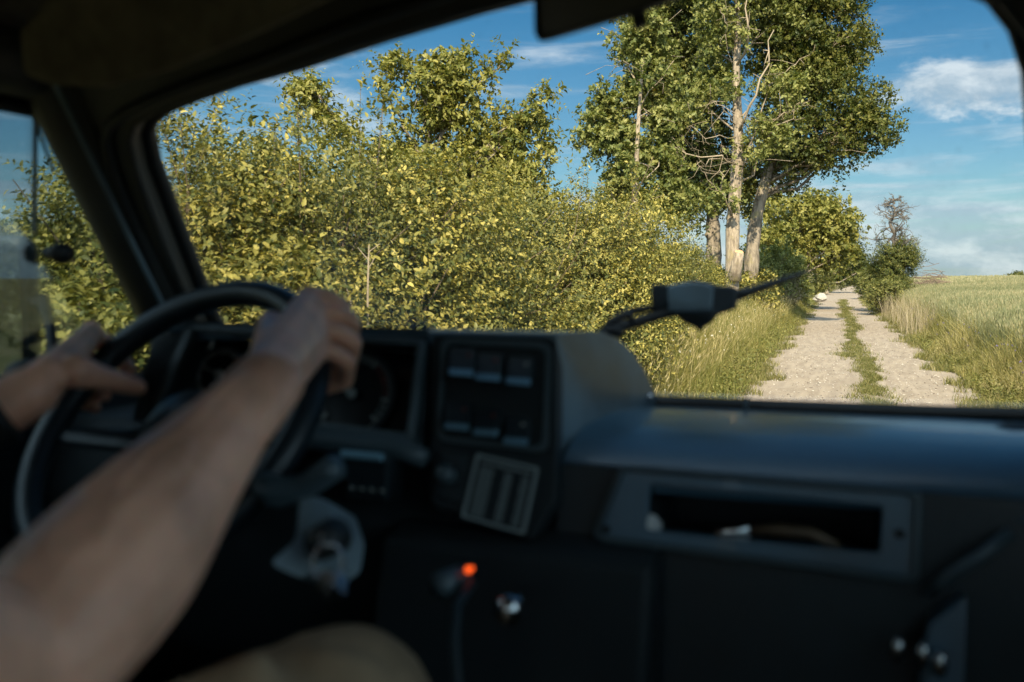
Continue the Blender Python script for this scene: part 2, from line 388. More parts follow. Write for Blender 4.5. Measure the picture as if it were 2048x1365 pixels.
# ------------------------------------------------------------------ foliage generators
def frames(d):
    d = d / np.maximum(np.linalg.norm(d, axis=1, keepdims=True), 1e-9)
    r = rng.normal(size=d.shape); s = np.cross(d, r); s /= np.maximum(np.linalg.norm(s, axis=1, keepdims=True), 1e-9)
    return d, s
def leaves(pos, d, side, L, Wd, lobes=False, near=False):
    """leaf blades: base pos, axis d, side vector; returns verts, quads, tris, verts per leaf"""
    nrm = np.cross(side, d); L = L[:, None]; Wd = Wd[:, None]; N = len(pos)
    if near:      # ovate leaf, folded along the midrib and drooping at the tip
        rows = [(0, 0, 0), (.28, .48, .05), (.62, .42, .04), (1, 0, -.12)]
        b = pos; m1 = pos + d * L * .30; m2 = pos + d * L * .65 - nrm * L * .04; t = pos + d * L - nrm * L * .16
        l1 = m1 + side * Wd * .5 + nrm * Wd * .16; r1 = m1 - side * Wd * .5 + nrm * Wd * .16
        l2 = m2 + side * Wd * .40 + nrm * Wd * .12; r2 = m2 - side * Wd * .40 + nrm * Wd * .12
        V = np.stack([b, l1, m1, r1, l2, m2, r2, t], 1).reshape(-1, 3); o = np.arange(N)[:, None] * 8
        q = np.concatenate([o + np.array([[1, 2, 5, 4]]), o + np.array([[2, 3, 6, 5]])])
        tr = np.concatenate([o + np.array([[0, 2, 1]]), o + np.array([[0, 3, 2]]), o + np.array([[4, 5, 7]]), o + np.array([[5, 6, 7]])])
        return V, q, tr, 8
    b = pos; t = pos + d * L - nrm * L * .1; m = pos + d * L * .5
    l = m + side * Wd * .5 + nrm * Wd * .15; r = m - side * Wd * .5 + nrm * Wd * .15
    V = np.stack([b, l, t, r], 1).reshape(-1, 3); o = np.arange(N)[:, None] * 4
    return V, None, np.concatenate([o + np.array([[0, 2, 1]]), o + np.array([[0, 3, 2]])]), 4

def shoots_to_leaves(org, dirs, length, n_leaf, size, near, width=.58, droop=.25):
    """leaves set alternately along many shoots"""
    N = len(org); d, s1 = frames(dirs); s2 = np.cross(d, s1)
    t = np.linspace(.12, 1, n_leaf)[None] + rng.normal(0, .02, (N, n_leaf))
    ph = np.arange(n_leaf)[None] * 2.4 + rng.uniform(0, 6.3, (N, 1)) + rng.normal(0, .3, (N, n_leaf))
    ln = length[:, None]
    bend = np.zeros((N, n_leaf, 3)); bend[..., 2] = -(t ** 2) * ln * droop
    pos = org[:, None] + d[:, None] * (t * ln)[..., None] + bend
    out = np.cos(ph)[..., None] * s1[:, None] + np.sin(ph)[..., None] * s2[:, None]
    ax = out * .85 + d[:, None] * .55 + rng.normal(0, .15, (N, n_leaf, 3)); ax[..., 2] -= .05
    ax = ax.reshape(-1, 3); ax /= np.linalg.norm(ax, axis=1, keepdims=True)
    up = np.repeat(d, n_leaf, 0) + rng.normal(0, .35, ax.shape); up[:, 2] += .5
    side = np.cross(ax, up); side /= np.maximum(np.linalg.norm(side, axis=1, keepdims=True), 1e-9)
    sc = size * rng.uniform(.5, 1.35, len(ax)) * (1 - .45 * np.repeat(t.reshape(-1) > .88, 1))
    V, q, tr, k = leaves(pos.reshape(-1, 3), ax, side, sc, sc * width, near=near)
    tint = np.clip(rng.normal(.5, .2, len(ax)) + np.repeat(rng.normal(0, .13, N), n_leaf) + .15 * (t.reshape(-1) - .5), 0, 1)
    return V, q, tr, np.repeat(tint, k)

class Fol:
    def __init__(s): s.V = []; s.q = []; s.t = []; s.c = []; s.n = 0
    def add(s, V, q, t, c):
        if q is not None: s.q.append(q + s.n)
        if t is not None: s.t.append(t + s.n)
        s.V.append(V); s.c.append(c); s.n += len(V)
    def build(s, name, mat, parent=None, base=(0, 0, 0)):
        V = np.concatenate(s.V) - np.asarray(base)
        return raw(name, V, np.concatenate(s.q) if s.q else None, np.concatenate(s.t) if s.t else None, mat, parent, tint=np.concatenate(s.c))

def bush(name, base, rx, ry, h, n_shoot, size, label, cat='bush', group=None, mat='leaf_bush', near=True, n_leaf=11, slen=.45, tall=0, lean=(0, 0), low=.0, width=.50, stemmat='twig'):
    """a shrub: several stems, then leafy shoots growing out of lumps of the crown"""
    base = np.array([base[0], base[1], gz(base[0], base[1])]); root = empty(name, base); tag(root, label, cat, group)
    K = 26
    th = rng.uniform(0, 2 * np.pi, K); rr = np.sqrt(rng.uniform(.1, 1, K)) * .74; zz = rng.uniform(.22 + low, .80, K)
    lump = np.stack([np.cos(th) * rr * rx, np.sin(th) * rr * ry, zz * h], 1); lr = rng.uniform(.22, .42, K) * min(rx, ry, h * .6)
    pick = rng.integers(0, K, n_shoot); v = rng.normal(size=(n_shoot, 3)); v[:, 2] += .25; v /= np.linalg.norm(v, axis=1, keepdims=True)
    rad = lr[pick] * rng.uniform(.55, 1.05, n_shoot)
    org = lump[pick] + v * rad[:, None]
    org[:, 2] = np.clip(org[:, 2], .03, h * .93)
    outw = org * np.array([1 / rx, 1 / ry, .5 / h]); outw[:, 2] -= .1; dirs = v * .7 + outw * .5 + rng.normal(0, .3, v.shape); dirs[:, 2] += .55
    f = Fol(); f.add(*shoots_to_leaves(org, dirs, slen * rng.uniform(.5, 1.3, n_shoot), n_leaf, size, near, width))
    tops = []
    if tall:       # leader shoots standing above the outline
        th = rng.uniform(0, 2 * np.pi, tall); rr = rng.uniform(.1, .75, tall)
        o = np.stack([np.cos(th) * rr * rx, np.sin(th) * rr * ry, np.full(tall, h * .80)], 1)
        d = np.stack([np.cos(th) * .25, np.sin(th) * .25, np.ones(tall)], 1) + rng.normal(0, .12, (tall, 3))
        ln = h * rng.uniform(.16, .40, tall)
        f.add(*shoots_to_leaves(o, d, ln, 26, size, near, width, .05))
        for i in range(tall):
            k_ = 9; tt_ = rng.uniform(.0, .85, k_)[:, None]; oo = o[i] + unit(d[i]) * ln[i] * tt_; dd = rng.normal(0, 1, (k_, 3)); dd[:, 2] = abs(dd[:, 2]) + .6
            f.add(*shoots_to_leaves(oo, dd, ln[i] * (.42 - .3 * tt_[:, 0]), 9, size, near, width, .1))
        tops = [(o[i], o[i] + unit(d[i]) * ln[i] * .9) for i in range(tall)]
    f.build('foliage', M[mat], root)
    mb = MB()
    for i in range(K):
        a = np.array([rng.normal(0, .12), rng.normal(0, .12), 0]); c = lump[i]
        mid = a * .5 + c * .5 + rng.normal(0, .06, 3); mb.tube([a, a * .7 + mid * .3 + [0, 0, .1], mid, c], [.022, .018, .013, .006], 5)
        for _ in range(4):
            e = c + rng.normal(0, 1, 3) * lr[i] * .6; e[2] = max(e[2], .1); mb.tube([mid * .3 + c * .7, (mid + e + c) / 3, e], [.008, .006, .003], 4)
    for a, b in tops: mb.tube([a * [.6, .6, .5], a, b], [.009, .004, .0015], 4)
    mb.build('stem', M[stemmat], root)
    return root

def depth_top(pt, ytop):
    """height above the datum of something seen at picture height ytop and standing at pt"""
    d = np.dot(np.array([pt[0], pt[1], EYE]) - CAM, fw); return d
def place(px, dist, ytop=None):
    a = math.atan((px - 1024) / F) - YAW; x, y = dist * math.sin(a), dist * math.cos(a)
    if ytop is None: return x, y
    dep = dist * math.cos(a + YAW); h = EYE + (555 - ytop) / F * dep - float(gz(x, y)); return x, y, h

def clump_crown(centers, radii, per, size, near=False, width=.62, up=.5):
    f = Fol(); C_, Rr = np.asarray(centers), np.asarray(radii)
    n_sh = max(1, per // 7); N = len(C_) * n_sh
    v = rng.normal(size=(N, 3)); v /= np.linalg.norm(v, axis=1, keepdims=True)
    rep = np.repeat(np.arange(len(C_)), n_sh)
    org = C_[rep] + v * (Rr[rep] * rng.uniform(.2, .85, N))[:, None] * np.array([1, 1, .7])
    dirs = v + rng.normal(0, .4, (N, 3)); dirs[:, 2] += up * .5
    V, q, t, c = shoots_to_leaves(org, dirs, Rr[rep] * rng.uniform(.35, .8, N), 7, size, near, width, .2)
    per_leaf = 8 if near else 4
    ct = np.repeat(rng.normal(0, .12, len(C_)), n_sh * 7 * per_leaf)
    f.add(V, q, t, np.clip(c + ct, 0, 1)); return f

def tree(name, base, trunk, tr, ell, n_cl, per, size, label, cat='tree', group=None, mat='leaf_oak', barkm='bark_dark', cr=(.45, .8), limbs=46, near=False, shell=.35, base_xy=None, width=.62):
    """trunk: world polyline; ell: (centre, rx, ry, rz) lobes of the crown in the world"""
    base = np.asarray(base, float); root = empty(name, base); tag(root, label, cat, group)
    vol = np.array([e[1] * e[2] * e[3] for e in ell]); vol = vol ** .8; pk = rng.choice(len(ell), n_cl, p=vol / vol.sum())
    v = rng.normal(size=(n_cl, 3)); v /= np.linalg.norm(v, axis=1, keepdims=True)
    r = rng.uniform(shell, 1.0, n_cl) ** .6
    c = np.array([ell[k][0] for k in pk]) + v * r[:, None] * np.array([ell[k][1:] for k in pk])
    rad = rng.uniform(cr[0], cr[1], n_cl)
    clump_crown(c - base, rad, per, size, near, width).build('crown', M[mat], root)
    tp = np.asarray(trunk, float); mb = MB(base)
    # smooth the trunk line
    t0 = np.linspace(0, 1, len(tp)); tt = np.linspace(0, 1, 28); pts = np.stack([np.interp(tt, t0, tp[:, i]) for i in range(3)], 1)
    for _ in range(3): pts[1:-1] = (pts[:-2] + 2 * pts[1:-1] + pts[2:]) / 4
    rr = np.interp(tt, np.linspace(0, 1, len(tr)), tr); rr = rr * (1 + .05 * rng.normal(size=28)); rr[0] *= 1.25
    mb.tube(pts, rr, 12)
    idx = rng.choice(n_cl, min(limbs, n_cl), replace=False)
    for i in idx:
        e = c[i]; hz = e[2] - rng.uniform(.25, .55) * np.linalg.norm(e[:2] - pts[-1][:2]) - .6
        k = int(np.argmin(np.abs(pts[:, 2] - max(hz, pts[6][2])))); a = pts[k]
        jit = .15 if not near else .04; m1 = a + (e - a) * .4 + np.array([0, 0, -.08 * np.linalg.norm(e - a)]) + rng.normal(0, jit, 3); m2 = a + (e - a) * .75 + rng.normal(0, jit, 3)
        r0 = min(rr[k] * .45, .015 + .016 * np.linalg.norm(e - a)); mb.tube([a, m1, m2, e], [r0, r0 * .7, r0 * .42, r0 * .16], 6)
        for _ in range(3):
            e2 = m2 + rng.normal(0, .5 if near is False else .12, 3); mb.tube([m1 * .3 + m2 * .7, (m2 + e2) / 2 + rng.normal(0, .06, 3), e2], [r0 * .35, r0 * .22, .008], 4)
    mb.build('trunk', M[barkm], root, smooth=True)
    return root, pts, rr

def lobe(px, py, rpx, rpy, depth, kd=1.):
    c = P(px, py, depth); s = depth / F; return (c, rpx * s, rpx * s * kd, rpy * s)

# ------------------------------------------------------------------ hedge of shrubs on the left
HG = 'shrubs of the hedge along the left of the track'
hedge = [  # px, distance, top y, radius, tall shoots, label
    (80, 6.6, 455, .70, 4, 'leafy shrub seen through the side window, nearest the door mirror'),
    (215, 6.5, 455, .90, 4, 'leafy shrub seen through the side window, just left of the dark pillar'),
    (345, 6.3, 235, .85, 6, 'tall shrub with an upright leader just right of the dark pillar'),
    (505, 6.7, 240, .90, 6, 'sunlit shrub with a pointed top above the steering wheel'),
    (655, 7.4, 268, 1.05, 6, 'sunlit shrub above the fist on the wheel, left of the young oak'),
    (800, 8.4, 350, 1.15, 6, 'shrub right below the trunk of the young oak'),
    (940, 9.8, 375, 1.25, 6, 'shrub above the instrument pod, right of the young oak trunk'),
    (1065, 11.6, 370, 1.4, 7, 'fine leaved shrub above the row of switches'),
    (1170, 13.8, 385, 1.35, 7, 'fine leaved shrub just left of the slim pale trunk'),
    (1250, 17.5, 450, 1.3, 6, 'shrub at the foot of the slim pale trunk'),
    (1315, 21.5, 500, 1.15, 5, 'shrub above the dash gadget, left of the sky gap'),
    (1365, 26.5, 530, 1.1, 4, 'last low shrub of the hedge, in front of the cut trunk'),
]
for i, (px, dist, yt, rad, tall, lab) in enumerate(hedge):
    x, y, h = place(px, dist, yt); nr = dist < 10
    size = .043 if dist < 9 else (.046 if dist < 12 else (.048 if dist < 20 else .06))
    ns = int(4900 * rad * h / 3 * (1 if nr else 1.15))
    bush('shrub', (x, y), rad * 1.15, rad, h, ns, size, lab, group=HG, near=nr, tall=tall, n_leaf=10, mat='leaf_bush' if i % 3 else 'leaf_olive', slen=.34, width=.50 if i % 3 else .40)
front = [
    (40, 5.4, 545, .6, 'low shrub under the side window, beside the mirror arm'), (170, 5.2, 540, .65, 'low bright shrub behind the left hand'),
    (320, 5.0, 520, .6, 'low bright shrub behind the rim of the steering wheel'), (450, 5.4, 455, .7, 'low bright shrub above the top of the steering wheel'),
    (580, 5.9, 480, .75, 'low bright shrub right behind the fist'), (720, 6.7, 450, .8, 'low bright shrub with a bare dry stalk before it'),
    (860, 7.7, 470, .9, 'low bright shrub above the instrument bezel'), (1000, 9.0, 480, 1.0, 'low bright shrub above the top switch row'),
    (1120, 10.8, 490, 1.1, 'low bright shrub above the grey side panel'), (1190, 13.0, 520, .9, 'low shrub left of the dash gadget'),
    (1262, 16.5, 530, .85, 'low shrub just behind the dash gadget'),
]
for px, dist, yt, rad, lab in front:
    x, y, h = place(px, dist, yt)
    bush('low_shrub', (x, y), rad * 1.1, rad * .8, h, int(2900 * rad * max(h, 1) / 1.6), .050 if dist < 8 else .048, lab, group='low shrubs at the front of the hedge', near=dist < 9, tall=0, n_leaf=9, slen=.32, low=-.1)
for k, (x, y) in enumerate([(-6.2, 2.2), (-6.4, -.2), (-6.3, -2.6), (-6.0, -5.2), (-5.8, -7.8), (-5.9, -10.4), (-5.8, -13)]):   # what the door mirror sees
    bush('shrub', (x, y), 1.5, 1.2, 3.9, 2200, .08, 'shrub of the hedge behind the truck, seen only in the door mirror', group='shrubs behind the truck', near=False, tall=3, n_leaf=9)

# the young oak standing in the hedge
D = 10.9
def oakpts(l, depth=D): return [P(px, py, depth + dd) for px, py, dd in l]
root, pts, rr = tree('young_oak', (*place(868, 11.7), .55), oakpts([(880, 640, 0), (868, 520, 0), (855, 440, 0), (838, 380, .1), (850, 300, .2), (870, 220, .1), (880, 160, 0)]), [.06, .05, .04, .03, .02, .01],
     [lobe(870, 190, 70, 70, D), lobe(930, 240, 90, 60, D + .3), lobe(820, 300, 70, 60, D), lobe(960, 330, 110, 60, D + .5), lobe(1020, 290, 60, 45, D + .2), lobe(880, 400, 110, 70, D + .3), lobe(700, 400, 110, 60, D + .8), lobe(760, 330, 60, 40, D + .4), lobe(960, 430, 120, 60, D - .1), lobe(1050, 390, 70, 55, D), lobe(1010, 350, 70, 50, D), lobe(830, 400, 70, 50, D - .2), lobe(680, 290, 50, 30, D), lobe(1060, 250, 40, 30, D), lobe(900, 150, 50, 35, D)],
     300, 140, .058, 'young oak with a loose irregular crown standing out of the hedge', group=None, mat='leaf_sapling', barkm='bark_dark', cr=(.10, .24), limbs=60, near=True, shell=.25, width=.5)
# long side branches of the young oak, with leaf tufts along them
br = MB(root.location); fo = Fol()
for line in ([(850, 420), (780, 350), (700, 270), (640, 200), (605, 160)], [(860, 330), (800, 250), (770, 180), (775, 125)], [(870, 300), (930, 200), (980, 150), (1010, 120)],
             [(860, 400), (960, 300), (1050, 220), (1110, 190)], [(870, 250), (840, 180), (800, 140), (790, 120)], [(640, 200), (625, 190), (600, 170), (588, 190)], [(900, 420), (1000, 360), (1080, 320), (1100, 290)],
             [(700, 270), (655, 240), (640, 225), (600, 215)], [(870, 260), (905, 190), (925, 150), (930, 120)]):
    pl = np.array([P(a, b, D + .15 * math.sin(a)) for a, b in line]); tt = np.linspace(0, 1, 14)
    pl = np.stack([np.interp(tt, np.linspace(0, 1, len(pl)), pl[:, i]) for i in range(3)], 1); pl[1:-1] += rng.normal(0, .015, (12, 3))
    br.tube(pl, np.linspace(.016, .004, 14), 5)
    o = np.repeat(pl[2:] + rng.normal(0, .03, pl[2:].shape), 8, 0); o = o + rng.normal(0, .035, o.shape); dr = rng.normal(0, 1, o.shape); dr[:, 2] += .8
    fo.add(*shoots_to_leaves(o, dr, rng.uniform(.05, .34, len(o)), 9, .06, True, .5))
br.build('branch', M['bark_dark'], root); fo.build('branch_leaves', M['leaf_sapling'], root, base=root.location)

# ------------------------------------------------------------------ big trees beside the track
TG = 'old trees standing together left of the track'
def zb(px, dist): x, y = place(px, dist); return np.array([x, y, gz(x, y)])
def column(line, depth, b):
    return [b] + [P(px, py, depth) for px, py in line]
# pale main tree
dA = 31.; bA = zb(1462, dA * 1.03)
rA, ptA, rrA = tree('pale_trunk_tree', bA, column([(1464, 540), (1465, 440), (1475, 330), (1478, 260), (1470, 160), (1478, 60), (1470, -80), (1480, -200)], dA, bA), [.28, .21, .20, .18, .15, .12, .09, .06, .03],
     [lobe(1500, 10, 100, 90, dA + 1.6), lobe(1545, 190, 60, 50, dA - .5, .5), lobe(1440, 120, 50, 70, dA + 1.4), lobe(1540, 270, 55, 34, dA - .6, .5), lobe(1470, -140, 130, 100, dA), lobe(1410, 200, 45, 60, dA + .6), lobe(1515, 315, 34, 22, dA - .6, .5), lobe(1400, 420, 34, 34, dA - .4), lobe(1425, 50, 40, 70, dA, .5), lobe(1485, 100, 40, 34, dA - .6, .4), lobe(1455, 395, 34, 26, dA - .5, .4), lobe(1500, -10, 60, 40, dA - .6, .4), lobe(1450, 180, 30, 26, dA - .5, .4)],
     215, 170, .125, 'tall tree with a pale straight trunk, middle of the old group', group=TG, mat='leaf_maple', barkm='bark_pale', cr=(.28, .6), limbs=20)
mb = MB(bA)
for l, r0 in (([(1474, 330), (1440, 318), (1400, 312), (1350, 292), (1335, 280)], .07), ([(1440, 318), (1400, 325), (1350, 345)], .035), ([(1472, 275), (1430, 275), (1390, 262), (1375, 255)], .04),
          ([(1467, 440), (1450, 400), (1442, 350), (1446, 310)], .06), ([(1428, 385), (1415, 360), (1398, 340), (1394, 322)], .04), ([(1470, 250), (1455, 225), (1432, 208), (1420, 205)], .05),
          ([(1478, 262), (1510, 200), (1535, 120), (1548, 60)], .10), ([(1530, 150), (1570, 140), (1620, 110)], .05), ([(1500, 250), (1560, 235), (1600, 205)], .05), ([(1505, 300), (1570, 245), (1612, 205)], .05),
          ([(1474, 130), (1500, 70), (1492, 10), (1500, -60)], .09), ([(1472, 90), (1450, 40), (1440, 20)], .04), ([(1442, 320), (1448, 300), (1440, 290)], .02), ([(1405, 322), (1390, 300), (1380, 300)], .02)):
    pl = np.array([P(a, b, dA - .9) for a, b in l]); pl[0] = P(*l[0], dA - .1); tt = np.linspace(0, 1, 9)
    pl = np.stack([np.interp(tt, np.linspace(0, 1, len(pl)), pl[:, i]) for i in range(3)], 1); pl[1:-1] += rng.normal(0, .05, (7, 3)); mb.tube(pl, np.linspace(r0 * .45, r0 * .12, 9), 6)
    for _ in range(6):
        k = rng.integers(2, 9); e = pl[k] + rng.normal(0, .38, 3) * [1, .6, 1]; mb.tube([pl[k], (pl[k] + e) / 2 + rng.normal(0, .05, 3), e], [r0 * .17, r0 * .11, .005], 4)
mb.build('bare_branch', M['twig_pale'], rA, smooth=True)
mb = MB(bA); a, b = P(1468, 560, dA - .15), P(1478, 506, dA - .35); mb.tube([a, (a + b) / 2, b], [.22, .18, .15], 12); st = mb.build('cut_fork', M['bark_pale'], rA, smooth=True)
mb = MB(bA); mb.tube([b, b + unit(b - a) * .03 + np.array([0, -.012, 0])], [.14, .13], 12); mb.build('sawn_face', M['cut_wood'], st)
# dark leaning trunk on the right, bearing the big dark crown
dB = 33.5; bB = zb(1500, dB * 1.03)
rB, ptB, _ = tree('dark_crowned_tree', bB, column([(1502, 530), (1508, 460), (1520, 400), (1535, 350), (1560, 270), (1590, 180), (1610, 60), (1620, -60)], dB, bB), [.29, .23, .21, .19, .17, .13, .09, .05],
     [lobe(1640, 60, 95, 100, dB), lobe(1680, 190, 95, 80, dB), lobe(1620, 270, 100, 65, dB), lobe(1735, 265, 55, 40, dB - .5), lobe(1590, 150, 90, 100, dB), lobe(1560, 330, 70, 50, dB + .5), lobe(1610, -90, 150, 110, dB), lobe(1660, 310, 60, 30, dB), lobe(1560, 20, 90, 90, dB + 1), lobe(1700, 110, 50, 40, dB)],
     520, 175, .125, 'leaning grey trunk tree bearing the large dark crown on the right', group=TG, mat='leaf_oak', cr=(.35, .75), limbs=60)
dC = 34.5; bC = zb(1425, dC * 1.03)
rC, ptC, _ = tree('sawn_limb_tree', bC, column([(1427, 540), (1428, 480), (1424, 440), (1428, 390), (1420, 320), (1400, 220), (1370, 120), (1350, 20)], dC, bC), [.32, .27, .25, .2, .16, .12, .08, .05],
     [lobe(1290, 55, 65, 65, dC), lobe(1360, 30, 90, 100, dC), lobe(1370, 150, 90, 80, dC), lobe(1400, 260, 80, 80, dC + .5), lobe(1420, 370, 80, 55, dC), lobe(1350, -90, 120, 90, dC), lobe(1385, 440, 35, 40, dC - .5), lobe(1460, 350, 60, 80, dC + 1), lobe(1340, 370, 45, 50, dC), lobe(1340, 250, 50, 60, dC), lobe(1345, 170, 50, 60, dC), lobe(1370, 330, 50, 50, dC)],
     520, 170, .125, 'tree with the short dark trunk and sawn limb, leftmost of the old group', group=TG, mat='leaf_oak', cr=(.35, .7), limbs=50)
mb = MB(bC); k = P(1414, 468, dC - .2); mb.tube([P(1424, 480, dC), k], [.14, .10], 10); sw = mb.build('limb_stub', M['bark_dark'], rC, smooth=True)
dD = 26.; bD = zb(1270, dD * 1.02)
tree('slim_young_tree', bD, column([(1270, 440), (1272, 350), (1276, 250), (1284, 150), (1292, 80)], dD, bD), [.09, .075, .065, .055, .035, .012],
     [lobe(1290, 130, 55, 75, dD + .5, .7), lobe(1235, 190, 50, 60, dD + .5, .7), lobe(1320, 210, 45, 70, dD + .5, .7), lobe(1250, 300, 70, 55, dD + .5, .7), lobe(1200, 240, 40, 50, dD + .5, .7), lobe(1320, 330, 50, 60, dD + .5, .7), lobe(1245, 390, 60, 45, dD + .5, .7), lobe(1330, 400, 40, 50, dD + .5, .7), lobe(1175, 275, 22, 22, dD + .5, .7), lobe(1280, 90, 50, 40, dD + .5, .7), lobe(1284, 150, 26, 26, dD - .3, .4), lobe(1270, 330, 30, 24, dD - .3, .4), lobe(1292, 60, 36, 36, dD - .1, .5)],
     290, 115, .12, 'slim young tree with a thin pale stem and light green leaves', group=None, mat='leaf_maple', barkm='bark_pale', cr=(.2, .42), limbs=16, shell=.15)
dE = 52.; bE = zb(1582, dE)
tree('mid_distance_tree', bE, column([(1586, 520), (1595, 470), (1606, 420)], dE, bE), [.3, .22, .15, .08],
     [lobe(1615, 440, 65, 55, dE), lobe(1570, 490, 60, 45, dE), lobe(1660, 440, 40, 45, dE), lobe(1640, 500, 60, 45, dE), lobe(1690, 470, 28, 38, dE), lobe(1540, 440, 40, 60, dE + 2)],
     190, 130, .20, 'rounded tree behind the old group, left of where the track ends', group='trees further along the left of the track', mat='leaf_sapling', cr=(.55, 1.0), limbs=24)
dG = 110.; bG = zb(1650, dG)
tree('far_track_tree', bG, column([(1660, 540), (1675, 500)], dG, bG), [.3, .22, .12],
     [lobe(1695, 500, 30, 42, dG), lobe(1680, 540, 26, 26, dG), lobe(1712, 535, 20, 28, dG)], 80, 110, .28, 'farthest rounded tree, over the end of the track', group='trees further along the left of the track', mat='leaf_oak', cr=(.7, 1.2), limbs=12)
for (px, dist, yt, rx, lab, mt) in [
    (1432, 33, 553, .95, 'undergrowth bush at the foot of the pale trunk', 'leaf_bush'), (1497, 34, 552, .85, 'undergrowth bush at the foot of the leaning trunk', 'leaf_bush'), (1395, 33, 550, 1.2, 'undergrowth bush below the sky gap by the cut trunk', 'leaf_bush'),
    (1528, 46, 490, 1.3, 'grey green elder like bush with pale tops before the rounded tree', 'leaf_maple'), (1566, 58, 495, 1.6, 'bush with dry pale twigs near the bend', 'leaf_maple'),
    (1492, 42, 525, .9, 'small bush between the leaning trunk and the grey green bush', 'weed'), (1574, 48, 512, 1.0, 'leafy bush hiding the foot of the rounded tree', 'leaf_maple'), (1600, 74, 520, 1.7, 'dark bush near the bend on the left verge', 'weed'),
    (1735, 200, 528, 8, 'distant bush closing the view at the end of the track', 'weed'), (1752, 84, 545, 1.6, 'small dark bush right of the far end of the track', 'weed'), (1630, 104, 540, 2.0, 'distant bush on the left of the far bend', 'weed')]:
    x, y, h = place(px, dist, yt)
    bush('roadside_bush', (x, y), rx * 1.1, rx, max(h, .7), int(700 + 260 * rx), .075 + dist * .0016, lab, group='bushes along the left verge', mat=mt, near=False, tall=4, n_leaf=8, slen=.5)
x, y = place(1560, 47); bush('dry_bush', (x, y), 1.2, 1.0, 1.9, 420, .10, 'bush of dry beige twigs on the left near the bend', mat='dry', near=False, n_leaf=7, stemmat='twig_pale')
# right-hand bush and the dead tree rising out of it
RB = 53.
x, y, h = place(1775, RB, 468)
bush('round_green_bush', (x + .15, y), 1.15, 1.4, h, 3600, .10, 'rounded dark green bush right of the track under the dead tree', mat='leaf_oak', near=False, n_leaf=9, slen=.5, tall=5)
x, y, h = place(1752, RB - 4, 560); bush('roadside_bush', (x + .3, y), .8, 1.2, h, 1200, .10, 'low dark bush touching the right wheel lane', mat='weed', near=False, n_leaf=8)
bH = zb(1785, RB); mb = MB(bH)
trk = [bH] + [P(a, b, RB * math.cos(.38)) for a, b in ((1786, 520), (1790, 480), (1782, 450), (1790, 425), (1786, 405), (1795, 398))]
dt = empty('dead_tree', bH); tag(dt, 'bare twisted dead tree rising from the round bush on the right', 'tree')
pl = np.array(trk); tt = np.linspace(0, 1, 24); pl = np.stack([np.interp(tt, np.linspace(0, 1, len(pl)), pl[:, i]) for i in range(3)], 1); pl[4:] += rng.normal(0, .05, (20, 3))
mb.tube(pl, np.linspace(.14, .02, 24), 7); mb.build('trunk', M['deadwood'], dt, smooth=True)
mb = MB(bH)
def twigs(o, d, ln, r, n):
    pts = [o]; p = o.copy()
    for _ in range(5): d = unit(d + rng.normal(0, .28, 3)); p = p + d * ln / 5; pts.append(p)
    mb.tube(pts, np.linspace(r, r * .4, 6), 4)
    if n: 
        for _ in range(4): k = rng.integers(1, 6); twigs(pts[k], unit(d + rng.normal(0, .75, 3)), ln * .5, r * .5, n - 1)
for k in rng.integers(6, 24, 46):
    twigs(pl[k], unit(np.array([rng.normal(0, 1), rng.normal(0, .6), rng.uniform(-.15, .7)])), rng.uniform(.6, 1.3) * (1.3 - k / 24), .036, 2)
mb.build('bare_branch', M['deadwood'], dt)
# brush heap, tiny things on the horizon
bx = zb(1857, 62); mb = MB(bx); hp = empty('brush_heap', bx); tag(hp, 'low reddish brown heap of cut branches at the edge of the wheat', 'brush heap')
for _ in range(520):
    c = bx + np.clip(np.array([rng.normal(0, .8), rng.normal(0, .5), 0]), -1.3, 1.3); c[2] += .1 + abs(rng.normal(0, .75)) * math.exp(-((c[0] - bx[0]) / 1.2) ** 2); d = rng.normal(0, 1, 3) * [1, .6, .22]; d = unit(d) * rng.uniform(.3, .8)
    mb.tube([c - d, c + rng.normal(0, .05, 3), c + d], [.012, .015, .006], 4)
for _ in range(0):
    c = bx + np.array([rng.normal(0, .9), rng.normal(0, .5), 0]); mb.tube([c, c + [rng.normal(0, .2), 0, 1.1]], [.02, .012], 4)
M['brush'] = pbr('brush_wood', (.19, .145, .11), .95, spec=.1); mb.build('branches', M['brush'], hp)
x, y = place(1640, 66); z = gz(x, y); mb = MB((x, y, z)); mb.ball((x, y, z + .45), .34, 10, (1.3, .7, .7)); mb.v[0] += rng.normal(0, .04, mb.v[0].shape)
tag(mb.build('boulder', M['stone'], loc=(x, y, z)), 'pale boulder half hidden in the left verge near the bend', 'boulder')
for k, (px, dist, lab) in enumerate([(20, 62, 'far dark tree on the skyline, at the left window edge'), (85, 58, 'far dark tree on the skyline, right of the glass edge in the side window'), (140, 70, 'far dark tree on the skyline, half behind the shrub in the side window'), (2044, 150, 'tiny dark tree on the horizon beyond the wheat')]):
    x, y, h = place(px, dist, 435 if k < 3 else 548); b = np.array([x, y, gz(x, y)])
    s_ = 1 if k < 3 else .8
    tree('distant_tree', b, [b, b + [0, 0, h * .3], b + [0, 0, h * .6]], [.25, .2, .1], [(b + [0, 0, h * .62], 2.4 * s_, 2.2, h * .33), (b + [1.5 * s_, 0, h * .5], 1.8 * s_, 1.5, h * .28), (b + [-1.6 * s_, 0, h * .45], 1.6, 1.5, h * .3)], 110 if k < 3 else 40, 100, .26, lab, group='far trees on the skyline', cr=(.6, 1.0), limbs=12)

